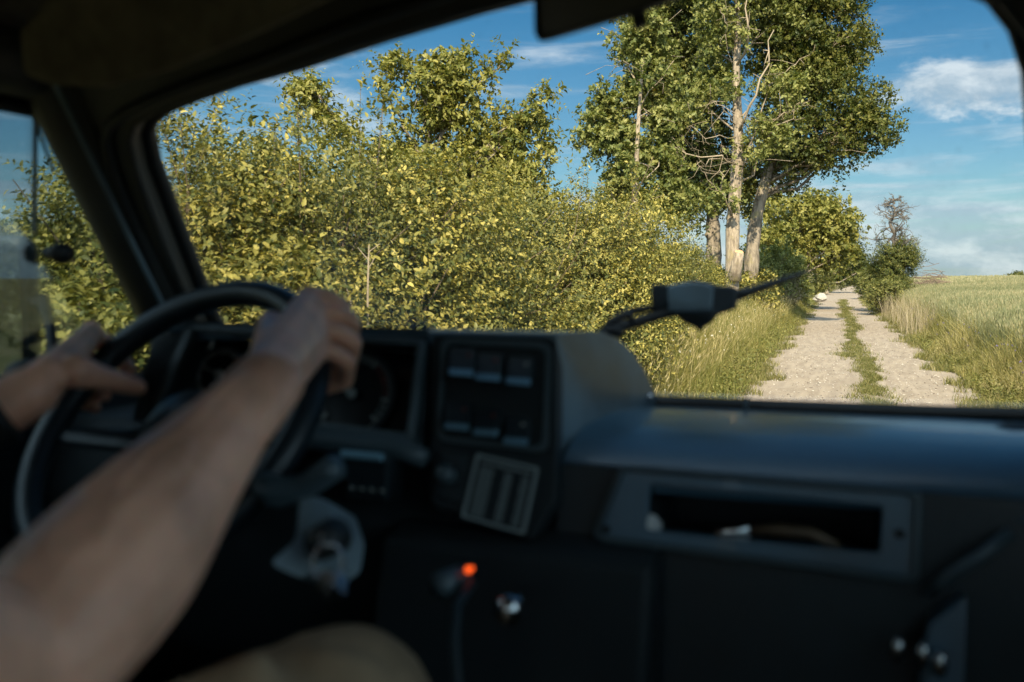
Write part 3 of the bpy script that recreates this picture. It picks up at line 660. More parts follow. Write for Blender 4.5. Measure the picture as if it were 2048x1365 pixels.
# ------------------------------------------------------------------ grass, wheat, weeds (nobody could count them)
def blades(x, y, h, w, lean, tint, segs=3, z=None, ear=None):
    N = len(x); z = gz(x, y) if z is None else z
    a = rng.uniform(0, 2 * np.pi, N); side = np.stack([np.cos(a), np.sin(a), np.zeros(N)], 1)
    a2 = a + rng.normal(1.57, .5, N); ld = np.stack([np.cos(a2), np.sin(a2), np.zeros(N)], 1)
    base = np.stack([x, y, z - .01], 1); V = []
    for s in range(segs + 1):
        t = s / segs; c = base + ld * (lean * h * t ** 2)[:, None] + np.array([0, 0, 1.]) * (h * t * (1 - .25 * lean * t))[:, None]
        ww = w * (1 - .9 * t ** 1.6)
        V += [c - side * ww[:, None] / 2, c + side * ww[:, None] / 2]
    V = np.stack(V, 1).reshape(-1, 3); k = 2 * (segs + 1); o = np.arange(N)[:, None] * k
    q = np.concatenate([o + np.array([[2 * s, 2 * s + 1, 2 * s + 3, 2 * s + 2]]) for s in range(segs)])
    c = np.repeat(tint, k)
    if ear is not None:       # seed head at the tip
        top = base + ld * (lean * h)[:, None] + np.array([0, 0, 1.]) * (h * (1 - .25 * lean))[:, None]
        dr = unit([0, 0, 1]) * 1. + ld * (lean * 1.4)[:, None]; dr /= np.linalg.norm(dr, axis=1, keepdims=True)
        eL, eW = ear; E = []
        s2 = np.cross(dr, side)
        for sv in (side, s2):
            E += [top - dr * .01, top + dr * eL * .35 + sv * eW, top + dr * eL, top + dr * eL * .35 - sv * eW]
        E = np.stack(E, 1).reshape(-1, 3); oe = len(V) + np.arange(N)[:, None] * 8
        q = np.concatenate([q, oe + np.array([[0, 1, 2, 3]]), oe + np.array([[4, 5, 6, 7]])])
        V = np.concatenate([V, E]); c = np.concatenate([c, np.repeat(np.clip(tint + .25, 0, 1), 8)])
    return V, q, None, c
def scatter(n, y0, y1, d0, d1, power=1.6):
    """positions by distance along the track and offset from its middle; denser near"""
    u = rng.uniform(0, 1, n); y = y0 * (y1 / y0) ** (u ** (1 / power) if power < 1 else u); d = rng.uniform(0, 1, n)
    return y, d0 + (d1 - d0) * d
def patch(x, y, f=.9, s=0.): return np.sin(x * 1.3 * f + s) * np.sin(y * .9 * f + 2 * s) + .6 * np.sin(x * 3.1 * f + y * 2.2 * f + s)

f = Fol()     # tall verge grass on the left
y, d = scatter(120000, 9, 70, 0, 1); d = -(1.75 + 3.2 * d ** .8); x = rc(y) + d
hh = (.30 + .50 * sm(1.8, 2.9, -d)) * rng.uniform(.55, 1.3, len(x)) * (1 + .18 * patch(x, y))
keep = (hh > .1) & (rng.uniform(0, 1, len(x)) < .25 + .75 * sm(1.75, 2.4, -d)); x, y, hh = x[keep], y[keep], hh[keep]
f.add(*blades(x, y, hh, .006 + .00035 * y, rng.uniform(.05, .75, len(x)), np.clip(rng.normal(.55, .2, len(x)) + .14 * patch(x, y, .6, 2), 0, 1)))
y, d = scatter(9000, 9, 60, 2.2, 4.9); x = rc(y) - d
f.add(*blades(x, y, rng.uniform(.6, 1.05, len(x)), np.full(len(x), .004) + .0002 * y, rng.uniform(.1, .6, len(x)), rng.uniform(.75, 1, len(x)), 3, ear=(.075, .005)))
tag(f.build('verge_grass', M['grass']), 'tall sunlit grass and seed heads on the left verge', 'grass', kind='stuff')
f = Fol()     # short turf along both lane edges
y, d = scatter(60000, 10, 90, 0, 1); sgn = np.where(rng.uniform(0, 1, len(y)) < .45, -1, 1)
off = np.where(sgn < 0, -(1.5 + .9 * d ** 1.4 + wob(y, 1.) * 1.3), 1.28 + 1.1 * d ** 1.3 + wob(y, 4.) * 1.4); x = rc(y) + off
keep = rng.uniform(0, 1, len(x)) < sm(0, .55, d + .25 * patch(x, y, 2.2, 1)); x, y = x[keep], y[keep]
f.add(*blades(x, y, rng.uniform(.05, .20, len(x)), .006 + .0003 * y, rng.uniform(.2, 1., len(x)), rng.uniform(.1, .9, len(x)), 2, z=np.maximum(gz(x, y), .01)))
tag(f.build('lane_edge_turf', M['short_grass']), 'short turf and sprigs fraying the edges of the track', 'grass', kind='stuff')
f = Fol()     # the grassy strip between the wheel lanes
y, _ = scatter(70000, 12, 80, 0, 1)
wd = .22 + .07 * np.sin(y * .55 + 1.) + .05 * np.sin(y * 1.7) + .05 * np.sin(y * 4.3) ; wd = np.clip(wd, .1, .5) * (1 - .35 * sm(26, 30, y) * (1 - sm(33, 40, y)))
d = rng.normal(0, .55, len(y)) * wd + .06; x = rc(y) + d + .6 * wob(y, 2., .35)
keep = rng.uniform(-1.0, 1.7, len(x)) < patch(x, y, 3.4, 3) + .2 ; x, y, d = x[keep], y[keep], d[keep]
f.add(*blades(x, y, rng.uniform(.03, .13, len(x)), .006 + .0003 * y, rng.uniform(.3, 1.3, len(x)), rng.uniform(0, .85, len(x)), 2, z=np.full(len(x), .015)))
tag(f.build('middle_strip_grass', M['short_grass']), 'ragged strip of short grass between the wheel lanes', 'grass', kind='stuff')
def weeds(name, n, y0, y1, d0, d1, hmax, mat, label, size=.045, s=1.):
    f = Fol(); y, d = scatter(n, y0, y1, d0, d1); x = rc(y) + d
    keep = patch(x, y, 1.7, s) > -.3; x, y = x[keep], y[keep]
    org = np.stack([x, y, np.maximum(gz(x, y), 0) + .01], 1); dr = rng.normal(0, .45, org.shape); dr[:, 2] = 1
    V, q, t, c = shoots_to_leaves(org, dr, hmax * rng.uniform(.4, 1.1, len(x)), 9, size, False, .5, .1); f.add(V, q, t, c)
    return tag(f.build(name, M[mat]), label, 'weeds', kind='stuff')
weeds('verge_weeds', 7500, 9, 70, -4.9, -1.75, .55, 'weed', 'leafy green weeds mixed in the left verge grass', .06)
weeds('bank_weeds', 5200, 11, 80, 1.55, 2.9, .26, 'weed', 'low dark green weeds on the bank between the track and the wheat', .05, 2.)
weeds('bank_herbs', 2600, 11, 80, 1.7, 3.0, .50, 'short_grass', 'taller yellow green herbs at the foot of the wheat', .05, 4.)
f = Fol(); y, d = scatter(260, 12, 40, 2.0, 3.0); x = rc(y) + d; o = np.stack([x, y, gz(x, y) + rng.uniform(.3, .7, len(x))], 1); dr = rng.normal(0, 1, o.shape)
f.add(*shoots_to_leaves(o, dr, np.full(len(x), .02), 6, .022, False, .8)); tag(f.build('cornflowers', M['petal']), 'violet blue cornflowers dotted along the edge of the wheat', 'flowers', kind='stuff')
f = Fol(); y, d = scatter(500, 10, 60, -4.6, -2.2); x = rc(y) + d; o = np.stack([x, y, gz(x, y) + rng.uniform(.4, .9, len(x))], 1); dr = rng.normal(0, 1, o.shape)
f.add(*shoots_to_leaves(o, dr, np.full(len(x), .02), 6, .02, False, .8)); tag(f.build('white_flowers', M['petal_white']), 'small white flower heads in the left verge', 'flowers', kind='stuff')
f = Fol()     # straw-coloured grass rising on the right bank
y, d = scatter(42000, 11, 80, 0, 1); d = 1.62 + 1.5 * d; x = rc(y) + d
hh = (.16 + .56 * sm(1.65, 2.6, d)) * rng.uniform(.5, 1.4, len(x)) * (1 + .3 * patch(x, y, 1.2, 2))
f.add(*blades(x, y, np.maximum(hh, .04), .005 + .0003 * y, rng.uniform(.1, .9, len(x)), np.clip(rng.normal(.72, .18, len(x)) + .15 * patch(x, y, .9, 2), 0, 1)))
tag(f.build('bank_grass', M['grass']), 'straw coloured wild grass on the bank between the track and the wheat', 'grass', kind='stuff')
f = Fol()     # wheat
y = rng.uniform(13, 62, 150000); d = 2.35 + rng.uniform(0, 1, len(y)) ** 1.1 * (2.0 + .16 * y); x = rc(y) + d
keep = rng.uniform(0, 1, len(y)) < np.clip(28 / y, .2, 1) * (sm(2.3, 2.8, d) * .8 + .2); x, y, d = x[keep], y[keep], d[keep]
f.add(*blades(x, y, rng.uniform(.72, 1.0, len(x)) * (1 + .05 * patch(x, y, .5)), .004 + .00028 * y, rng.uniform(0, .28, len(x)), np.clip(rng.normal(.45, .2, len(x)) + .20 * patch(x, y, .35, 5), 0, 1), 2, ear=(.085, .009)))
y = rng.uniform(60, 230, 60000); d = 2.4 + rng.uniform(0, 1, len(y)) * (6 + .22 * y); x = rc(np.minimum(y, 110)) + d
f.add(*blades(x, y, rng.uniform(.75, 1.02, len(x)), .02 + .0006 * y, rng.uniform(0, .25, len(x)), np.clip(rng.normal(.6, .15, len(x)) + .1 * patch(x, y, .1, 5), 0, 1), 2, ear=(.10, .03)))
tag(f.build('wheat', M['wheat']), 'field of pale green wheat right of the track', 'wheat', kind='stuff')
f = Fol(); y, d = scatter(1500, 30, 56, 1.5, 2.9); x = rc(y) + d; f.add(*blades(x, y, rng.uniform(.6, 1.3, len(x)), np.full(len(x), .014), rng.uniform(.1, .6, len(x)), rng.uniform(.2, 1, len(x)), 3))
tag(f.build('dry_stalks', M['dry']), 'stand of dry beige stalks before the round bush on the right', 'dry stalks', kind='stuff')
# pebbles and crumbs on the lanes
mb = Fol(); n_ = 2600; y, d = scatter(n_, 12, 40, -1.5, 1.4); x = rc(y) + d; s_ = rng.uniform(.006, .02, n_)
oc = np.array([(1, 0, 0), (-1, 0, 0), (0, 1, 0), (0, -1, 0), (0, 0, .6), (0, 0, -.6)]); V = (np.stack([x, y, np.full(n_, .018)], 1)[:, None] + oc[None] * s_[:, None, None] * rng.uniform(.6, 1.3, (n_, 6, 1))).reshape(-1, 3)
tr = np.array([(0, 2, 4), (2, 1, 4), (1, 3, 4), (3, 0, 4), (2, 0, 5), (1, 2, 5), (3, 1, 5), (0, 3, 5)]); tr = (np.arange(n_)[:, None, None] * 6 + tr[None]).reshape(-1, 3)
mb.add(V, None, tr, np.repeat(rng.uniform(0, 1, n_), 6)); M['pebble'] = leafmat('pebble', [(0, (.17, .14, .12)), (1, (.55, .51, .46))], 0, .9)
tag(mb.build('pebbles', M['pebble']), 'small pebbles and crumbs strewn on the sandy lanes', 'pebbles', kind='stuff')
# the dry bare stalk in front of the hedge
b = P(734, 700, 5.6); b[2] = gz(b[0], b[1]); mb = MB(b); mb.tube([b, P(735, 640, 5.6), P(736, 560, 5.6), P(738, 490, 5.6)], [.008, .007, .006, .003], 6)
for a_, b_ in (((736, 520), (715, 495)), ((737, 505), (760, 488)), ((736, 540), (750, 515))): mb.tube([P(*a_, 5.6), P(*b_, 5.6)], [.003, .0015], 4)
tag(mb.build('dry_stalk', M['twig_pale'], loc=b), 'thin bare dry stalk standing upright before the hedge', 'stalk')
b = P(700, 690, 5.5); b[2] = gz(b[0], b[1]); mb = MB(b); mb.tube([b, P(718, 660, 5.5), P(700, 600, 5.5), P(688, 560, 5.5)], [.006, .005, .004, .002], 6)
tag(mb.build('dry_stalk', M['twig_pale'], loc=b), 'thin bare dry stalk leaning to the left before the hedge', 'stalk')

# ================================================================== the truck cab we sit in
XC = -.38                                        # middle of the cab
truck = empty('truck', (XC, 0, 0)); tag(truck, 'old high truck seen from inside its dark cab, parked on the track', 'truck')
TB = np.array([XC, 0, 0.])
def tpart(mb, name, mat, bevel=0, parent=None, smooth=False, seg=3):
    mb.base = mb.base; o = mb.build(name, M[mat], parent or truck, smooth=smooth, bevel=bevel, seg=seg); return o
def TM(): return MB(TB)
# windscreen plane: raked; measured outline of its opening (left half + arched top), mirrored to the right
WN = unit([0, 1, .69]); W0 = rel(0, 1.373, 0)
def ws(px, py, off=0): return on(px, py, W0 - WN * off, WN)
def wz(x, z, off=0): return np.array([x, 1.373 - .69 * z, z + EYE]) - WN * off
left = [(.02, .343), (-.055, .334), (-.19, .314), (-.328, .2905), (-.428, .277), (-.50, .264), (-.553, .253), (-.589, .240), (-.609, .222), (-.622, .18), (-.632, .08), (-.640, -.03), (-.646, -.12), (-.635, -.165), (-.60, -.182), (-.50, -.184), (-.25, -.186)]
right = [(.10, .352), (.22, .352), (.35, .342), (.45, .325), (.505, .300), (.532, .270), (.55, .23), (.565, .16), (.59, .08), (.615, -.03), (.64, -.12), (.632, -.165), (.60, -.182), (.50, -.184), (.25, -.186)]
outl = [(XC + a, z) for a, z in left] + [(XC, -.187)] + [(XC + a, z) for a, z in right[::-1]]
inner = [wz(x, z) for x, z in outl]
def grow(x, z):
    dx = x - XC
    if z > .2 and abs(dx) < .6: return (XC + dx * 1.17, .43 - .10 * (dx / .6) ** 2 if abs(dx) < .54 else .345)
    if z < -.14: return (XC + dx * 1.14, -.27)
    return (XC + np.sign(dx) * .73, z)
outer = [wz(*grow(x, z)) for x, z in outl]
mb = TM(); mb.ring(outer, inner, -WN * .055)
fr = tpart(mb, 'windscreen_frame', 'trim', .008)
mb = TM(); mb.loop([p - WN * .012 for p in inner], .014, 8); tpart(mb, 'rubber_seal', 'rubber', parent=fr, smooth=True)
mb = TM(); mb.loop([p * 1.0 - WN * .062 + unit(p - np.mean(inner, 0)) * .035 for p in inner], .009, 6); tpart(mb, 'trim_bead', 'rubber', parent=fr, smooth=True)
mb = TM(); mb.prism([p + WN * .012 for p in inner], WN * .003); tpart(mb, 'windscreen', 'windscreen')
# dark shelf strip along the foot of the windscreen on the passenger side
mb = TM(); mb.tube([wz(x, -.196 - .004 * 0, .03) for x in np.linspace(-.30, .26, 12)], .021, 10); tpart(mb, 'lower_trim_strip', 'rubber', smooth=True)
mb = TM(); a = on(1492, 800, W0 - WN * .05, WN); mb.box(a - [.003, .004, .026], a + [.003, .004, .004]); tpart(mb, 'trim_clip', 'bezel', .002)
# A-pillars: thick ribbed posts from the frame corners to the door
DX = XC - .74                                    # door plane
def pill(s):
    mb = TM(); dx = .70 * s
    pts = [rel(XC + s * .70, 1.373 - .69 * z - .03, z) for z in np.linspace(-.30, .34, 10)]
    mb.tube(pts, .052, 12, flat=((0, 1, 0), 1.25)); p = tpart(mb, 'pillar', 'trim', smooth=True)
    mb = TM()
    for o in (-.022, .014): mb.tube([q + np.array([s * (-.02) - o * .6 * s, -.062 + abs(o) * .3, 0]) for q in pts], .006, 6)
    tpart(mb, 'pillar_rib', 'side', parent=p, smooth=True)
pill(-1); pill(1)
# roof lining, roof shell, front header bulge
xs = np.linspace(-.72, .72, 19); ys = np.linspace(-2.2, 1.12, 30)
def roof(dz, inset=0):
    V = [(XC + a, y, EYE + .435 + dz - .11 * (abs(a) / .72) ** 2.6 - .03 * sm(.75, 1.12, y) + .012 * math.sin(a * 9) * inset) for y in ys for a in xs]; return np.array(V)
V1, V2 = roof(0, .4), roof(.05); k = len(xs); n1 = len(V1)
i, j = np.meshgrid(np.arange(k - 1), np.arange(len(ys) - 1)); a = (j * k + i).ravel(); q1 = np.stack([a, a + k, a + k + 1, a + 1], -1)
mb = TM(); mb.add(V1, q1); tpart(mb, 'headliner', 'liner', smooth=True)
mb = TM(); mb.add(V2, q1); mb.add(V2 + [0, 0, .02], q1); tpart(mb, 'roof', 'paint', smooth=True)
mb = TM(); mb.tube([wz(XC + a, .405 - .10 * (a / .70) ** 2.4, .06) for a in np.linspace(-.68, .68, 17)], .045, 10); tpart(mb, 'header_rail', 'trim', smooth=True)
for xr in (DX + .03, -DX + 2 * XC - .03): mb = TM(); mb.tube([rel(xr, y, .300) for y in np.linspace(-2.2, 1.2, 20)], .055, 10); tpart(mb, 'roof_side_rail', 'trim', smooth=True)
# soft visor folded up over the driver
mb = TM(); c = [on(x, y, rel(0, .93, 0), np.array([0, 1, .25])) for x, y in ((40, 150), (30, 60), (120, -30), (560, -70), (700, -30), (520, 60), (330, 140), (200, 175), (90, 170))]
mb.prism(c, np.array([0, .02, .004])); tpart(mb, 'sun_visor', 'liner', .009)
# doors with windows
def door(s):
    x = XC + s * .74; y0w, y1w = (-1.95, None) if s < 0 else (-1.95, -.05)
    mb = TM(); root = None
    def pr(poly, th=.045): mb.prism([rel(x, a, b) for a, b in poly], np.array([s * th, 0, 0]))
    if s < 0: win = [(-.05, -.165), (1.487, -.165), (1.40, -.038), (1.207, .237), (-.05, .237)]
    else: win = [(-.95, -.22), (.88, -.22), (.84, .10), (.78, .235), (-.95, .235)]
    w0, w1 = min(a for a, _ in win), max(a for a, _ in win)
    zs, zt = win[0][1], win[-1][1]
    pr([(-1.0, zs), (1.56, zs), (1.56, -1.05), (-1.0, -1.05)])                       # below the sill
    pr([(-1.0, zs), (-1.0, .40), (w0, .40), (w0, zs)])                               # behind the window
    pr([(w0, zt), (w0, .40), (1.15, .40), (win[-2][0] if s < 0 else w1, zt)] if s < 0 else [(w0, zt), (w0, .40), (1.12, .40), (1.12, zt)])
    if s < 0: pr([(1.487, zs), (1.40, -.038), (1.207, .237), (1.15, .40), (1.22, .40), (1.56, -.165)])
    else: pr([(.885, zs), (.885, zt), (1.12, zt), (1.12, .40), (1.19, .40), (1.56, zs)])
    d = tpart(mb, 'door', 'plastic_matt', .006)
    mb = TM(); mb.prism([rel(x + s * .02, a, b) for a, b in win], np.array([s * .004, 0, 0])); tpart(mb, 'side_window', 'side_glass', parent=d)
    mb = TM(); mb.loop([rel(x - s * .004, a, b) for a, b in win], .011, 6); tpart(mb, 'window_rubber', 'rubber', parent=d, smooth=True)
    mb = TM(); mb.tube([rel(x - s * .035, a, -.45) for a in np.linspace(.2, .9, 8)], .02, 8); tpart(mb, 'armrest', 'plastic', parent=d, smooth=True)
    return d
dl = door(-1); door(1)
for s in (-1, 1):     # unseen rear side panels, their big windows added to light the cab
    x = XC + s * .74; mb = TM()
    w_ = [(-2.1, -.42), (-1.10, -.42), (-1.10, .28), (-2.1, .28)]; o_ = [(-2.2, -1.05), (-1.006, -1.05), (-1.006, .40), (-2.2, .40)]
    mb.ring([rel(x, *p) for p in o_], [rel(x, *p) for p in w_], np.array([s * .045, 0, 0])); rp = tpart(mb, 'added_rear_panel', 'cab_bounce')
    mb = TM(); mb.prism([rel(x + s * .02, a, b) for a, b in w_], np.array([s * .004, 0, 0])); tpart(mb, 'added_rear_window', 'windscreen', parent=rp)
g = P(70, 430, 1.18); xg = DX - .02
dvp = np.array([xg, 0, 0]); nx = np.array([1., 0, 0])
mb = TM(); mb.tube([on(71, 222, dvp, nx), on(70, 330, dvp, nx), on(69, 440, dvp, nx), on(70, 470, dvp, nx)], .0035, 6); tpart(mb, 'glass_edge', 'bezel', parent=dl)
mb = TM(); mb.tube([on(62, 222, dvp + [.01, 0, 0], nx), on(108, 345, dvp + [.01, 0, 0], nx)], .0025, 6); tpart(mb, 'reflection_streak', 'side', parent=dl)  # thin rod standing in for a diagonal reflection on the glass
kn = on(124, 507, dvp + [.02, 0, 0], nx); mb = TM(); mb.ball(kn, .019, 12, (.7, 1.25, .85)); mb.tube([kn, kn + [-.03, 0, 0]], .008, 8); tpart(mb, 'window_catch', 'rubber', parent=dl, smooth=True)
# door mirror outside, on its arm
mN = unit(np.array([.12, -.99, -.03])); mC = P(-42, 618, 1.60)
mside = unit(np.cross([0, 0, 1], mN)); 
dmr = empty('door_mirror', mC)
dmr.parent = truck; dmr.location = Vector(mC - TB)
def mpart(mb, name, mat, **k):
    mb.v = [v - mC for v in mb.v]; return mb.build(name, M[mat], dmr, **k)
def rr_(w, h, r, c, a, b, n=5):
    out = []
    for sx, sy, t0 in ((1, 1, 0), (-1, 1, 90), (-1, -1, 180), (1, -1, 270)):
        for t in np.linspace(t0, t0 + 90, n): out.append(c + a * (sx * (w - r) + r * math.cos(R(t))) + b * (sy * (h - r) + r * math.sin(R(t))))
    return out
Z = np.array([0, 0, 1.])
mb = MB(); mb.prism(rr_(.092, .118, .03, mC, mside, Z), -mN * .035); mpart(mb, 'mirror_housing', 'plastic', bevel=.012)
mb = MB(); mb.prism(rr_(.081, .107, .024, mC + mN * .002, mside, Z), mN * .003); mpart(mb, 'mirror_glass', 'mirror')
j1, j2, j3 = P(88, 612, 1.55), P(100, 650, 1.5), P(108, 730, 1.42)
mb = MB(); mb.tube([mC - mN * .03, P(60, 600, 1.6), j1], .008, 8); mb.tube([j1 + [0, 0, .01], j2, j3, j3 + [.02, 0, -.08]], [.011, .008, .008, .008], 8); mpart(mb, 'mirror_arm', 'rubber', smooth=True)
mb = MB(); mb.ball(P(55, 745, 1.32), .022, 10, (1.3, 1.3, .8)); mb.tube([P(55, 745, 1.32), P(55, 800, 1.3)], .01, 8); mpart(mb, 'mirror_foot', 'rubber', smooth=True)
# rear-view mirror
vN = unit([.25, -1, -.1]); vp = P(1180, 10, .98)
rvm = empty('rear_view_mirror', vp); rvm.parent = truck; rvm.location = Vector(vp - TB)
def vpt(x, y): return on(x, y, vp, vN)
def rpoly(pts, r=.18, n=5):
    """round the corners of a polygon"""
    out = []; m = len(pts)
    for i in range(m):
        p0, p, p1 = pts[i - 1], pts[i], pts[(i + 1) % m]; a, b = p + (p0 - p) * r, p + (p1 - p) * r
        for t in np.linspace(0, 1, n): out.append((1 - t) ** 2 * a + 2 * t * (1 - t) * p + t * t * b)
    return out
pl = [vpt(1066, -70), vpt(1068, 84), vpt(1310, 12), vpt(1420, -40), vpt(1420, -160)]
mb = MB(vp); mb.prism(rpoly(pl, .14), -vN * .028 * -1 * -1); mb.build('mirror_casing', M['plastic_matt'], rvm, bevel=.006)
c0 = np.mean(pl, 0); mb = MB(vp); mb.prism([c0 + (p - c0) * .90 + vN * .002 for p in rpoly(pl, .14)], vN * .002); M['mirror_dim'] = pbr('dim_mirror', (.04, .042, .035), .25); mb.build('mirror_glass', M['mirror_dim'], rvm)
mb = MB(vp); mb.tube([vpt(1282, 42) - vN * .02, vpt(1278, 10) - vN * .03, P(1270, -60, 1.02)], [.009, .007, .009], 8); mb.build('mirror_stem', M['rubber'], rvm, smooth=True)

# ---- instrument pod on the driver's side
FN = unit([0, 1, -.35]); F0 = rel(-.34, 1.12, -.066)      # face leans back
def fp(x, y, off=0): return on(x, y, F0 - FN * off, FN)
S1, S2 = rel(-.335, 1.12, -.066), rel(-.290, 1.47, -.066); SN = unit(np.cross(S2 - S1, Z))   # grey side panel plane
def sp_(x, y, off=0): return on(x, y, S1 + SN * off, SN)
sidepts = [sp_(*p) for p in ((1114, 668), (1160, 665), (1205, 664), (1240, 680), (1268, 708), (1290, 742), (1306, 776), (1318, 805), (1322, 828), (1295, 848), (1240, 882), (1180, 920), (1130, 962), (1114, 990))]
pod = empty('instrument_pod', S1); pod.parent = truck; pod.location = Vector(S1 - TB)
def ppart(mb, name, mat, parent=None, **k):
    mb.v = [v - S1 for v in mb.v]; o = mb.build(name, M[mat], parent or pod, **k); return o
LW = np.array([fp(322, 648)[0] - S1[0], 0, 0])
mb = MB(); mb.prism([p + SN * 0 for p in sidepts], -SN * .014 * np.sign(SN[0])); sdp = ppart(mb, 'side_panel', 'side', bevel=.004)
for x, y in ((1297, 794), (1232, 850)):
    s0 = sp_(x, y); mb = MB(); mb.ball(s0, .0065, 10); ppart(mb, 'screw', 'chrome', sdp, smooth=True)
# top hood + face built as a swept shell
top = [sp_(*p) for p in ((1114, 668), (1160, 665), (1205, 664), (1240, 680), (1268, 708), (1290, 742), (1306, 776))]
mb = MB(); V = np.array([p - SN * np.sign(SN[0]) * .014 for p in top] + [p + LW for p in top] + [p + [0, 0, -.018] - SN * np.sign(SN[0]) * .014 for p in top] + [p + LW + [0, 0, -.018] for p in top]); m_ = len(top)
q = [(i, i + 1, m_ + i + 1, m_ + i) for i in range(m_ - 1)] + [(2 * m_ + i, 3 * m_ + i, 3 * m_ + i + 1, 2 * m_ + i + 1) for i in range(m_ - 1)] + [(0, m_, 3 * m_, 2 * m_)]
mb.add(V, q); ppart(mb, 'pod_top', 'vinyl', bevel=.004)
# face: frame with the gauge recess cut out, then the switch panel
out4 = [fp(312, 640), fp(858, 656), fp(842, 905), fp(262, 842)]; in4 = [fp(384, 656), fp(832, 686), fp(812, 868), fp(322, 806)]
mb = MB(); mb.ring(out4, in4, FN * .05); clus = ppart(mb, 'gauge_surround', 'plastic', bevel=.006)
in5 = [fp(392, 664, .004), fp(824, 694, .004), fp(806, 860, .004), fp(332, 800, .004)]
mb = MB(); mb.ring([fp(372, 646, .012), fp(846, 678, .012), fp(824, 882, .012), fp(302, 815, .012)], [fp(386, 660, .012), fp(832, 692, .012), fp(812, 866, .012), fp(322, 802, .012)], FN * .014); ppart(mb, 'bezel_rim', 'bezel', clus, bevel=.003)
mb = MB(); mb.prism([p + FN * .055 for p in in4], FN * .006); gp = ppart(mb, 'gauge_panel', 'smoked')
G0 = F0 + FN * .052
def gpt(x, y, off=0): return on(x, y, G0 - FN * off, FN)
gu, gv = np.array([1., 0, 0]), unit(np.cross([1., 0, 0], FN)) * -1
if gv[2] < 0: gv = -gv
for cx, cy, rad in ((705, 788, .058), (560, 770, .058), (440, 750, .04)):
    c = gpt(cx, cy, .004); mb = MB(); t = np.linspace(0, 2 * np.pi, 40, endpoint=False)
    mb.loop([c + rad * (math.cos(a) * gu + math.sin(a) * gv) for a in t], .003, 6); dial = ppart(mb, 'gauge', 'plastic', clus)
for cx, cy, rad in ((705, 788, .058), (560, 770, .058), (440, 750, .04)):
    c = gpt(cx, cy, .005); mb = MB(); red = MB()
    for i in range(25):
        a = R(220 - i * 260 / 24); w = .0022 if i % 3 == 0 else .0012; d = math.cos(a) * gu + math.sin(a) * gv; tn = np.cross(d, FN)
        (red if 15 < i < 21 else mb).prism([c + d * rad * .88 - tn * w, c + d * rad * .88 + tn * w, c + d * rad * .74 + tn * w, c + d * rad * .74 - tn * w], -FN * .001)
    mb.loop([c + rad * .9 * (math.cos(t_) * gu + math.sin(t_) * gv) for t_ in t], .0008, 4)
    ppart(mb, 'scale_marks', 'print', clus); ppart(red, 'red_marks', 'red_print', clus)
    d = unit(-.8 * gu + .3 * gv); mb = MB(); mb.tube([c - FN * .004, c - FN * .004 + d * rad * .8], [.003, .001], 6); mb.ball(c - FN * .003, .007, 8); ppart(mb, 'needle', 'print', clus)
# switch panel
mb = MB(); mb.prism(rpoly([fp(862, 664), fp(1113, 672), fp(1113, 1000), fp(1062, 1082), fp(858, 1012)], .06), FN * .03); swp = ppart(mb, 'switch_panel', 'plastic_matt', bevel=.004)
mb = MB(); mb.ring(rpoly([fp(882, 676, .004), fp(1102, 686, .004), fp(1094, 905, .004), fp(872, 880, .004)], .1), rpoly([fp(890, 686, .004), fp(1092, 696, .004), fp(1084, 895, .004), fp(880, 872, .004)], .1), FN * .008); ppart(mb, 'panel_rim', 'bezel', swp)
for row in (((921, 742), (975, 752), (1036, 760)), ((912, 850), (970, 862), (1030, 880))):
    for x, y in row:
        mb = MB(); a_, b_, c_, d_ = fp(x - 21, y - 48, .002), fp(x + 30, y - 46, .002), fp(x + 24, y + 2, .020), fp(x - 25, y - 2, .020)
        mb.prism([a_, b_, c_, d_], FN * .012); sw = ppart(mb, 'rocker_switch', 'plastic', swp, bevel=.003)
        mb = MB(); mb.prism([fp(x - 25, y - 6, .021), fp(x + 24, y - 3, .021), fp(x + 23, y + 10, .036), fp(x - 26, y + 7, .036)], FN * .006); M.setdefault('lip', pbr('switch_lip_gloss', (.22, .40, .50), .25)); ppart(mb, 'switch_lip', 'lip', sw, bevel=.002)
        mb = MB(); c = (a_ * .55 + b_ * .45 + (c_ - a_) * .35) - FN * .002; mb.prism([c + gu * .003, c + gv * .0025, c - gu * .003, c - gv * .0025], -FN * .001); ppart(mb, 'symbol', 'print' if x > 1000 else 'red_print', sw)
mb = MB(); mb.prism(rpoly([fp(882, 898, .004), fp(938, 908, .004), fp(925, 1012, .004), fp(868, 992, .004)], .12), FN * .004); kp = ppart(mb, 'knob_plate', 'plastic', swp, bevel=.002)
mb = MB(); c = fp(900, 952, .004); mb.tube([c, c - FN * .022], [.012, .010], 12); ppart(mb, 'knob', 'bezel', swp, smooth=True)
# the gear chart plate: pale outline and columns of small worn marks (not legible)
pq = [fp(952, 904, .006), fp(1083, 934, .006), fp(1052, 1074, .006), fp(920, 1036, .006)]
mb = MB(); mb.prism(rpoly(pq, .05), FN * .004); pt_ = ppart(mb, 'chart_plate', 'plastic_matt', swp)
def bil(u, v): return (pq[0] * (1 - u) * (1 - v) + pq[1] * u * (1 - v) + pq[2] * u * v + pq[3] * (1 - u) * v) - FN * .0012
mb = MB()
o_ = [bil(*p) for p in ((.02, .02), (.98, .02), (.98, .98), (.02, .98))]; i_ = [bil(*p) for p in ((.07, .06), (.93, .06), (.93, .94), (.07, .94))]; mb.ring(rpoly(o_, .05), rpoly(i_, .05), -FN * .001)
for k in range(22):
    u = .12 + k * .035; w = rng.uniform(.015, .028); mb.prism([bil(u, .10), bil(u + w, .10), bil(u + w, .15), bil(u, .15)], -FN * .001)
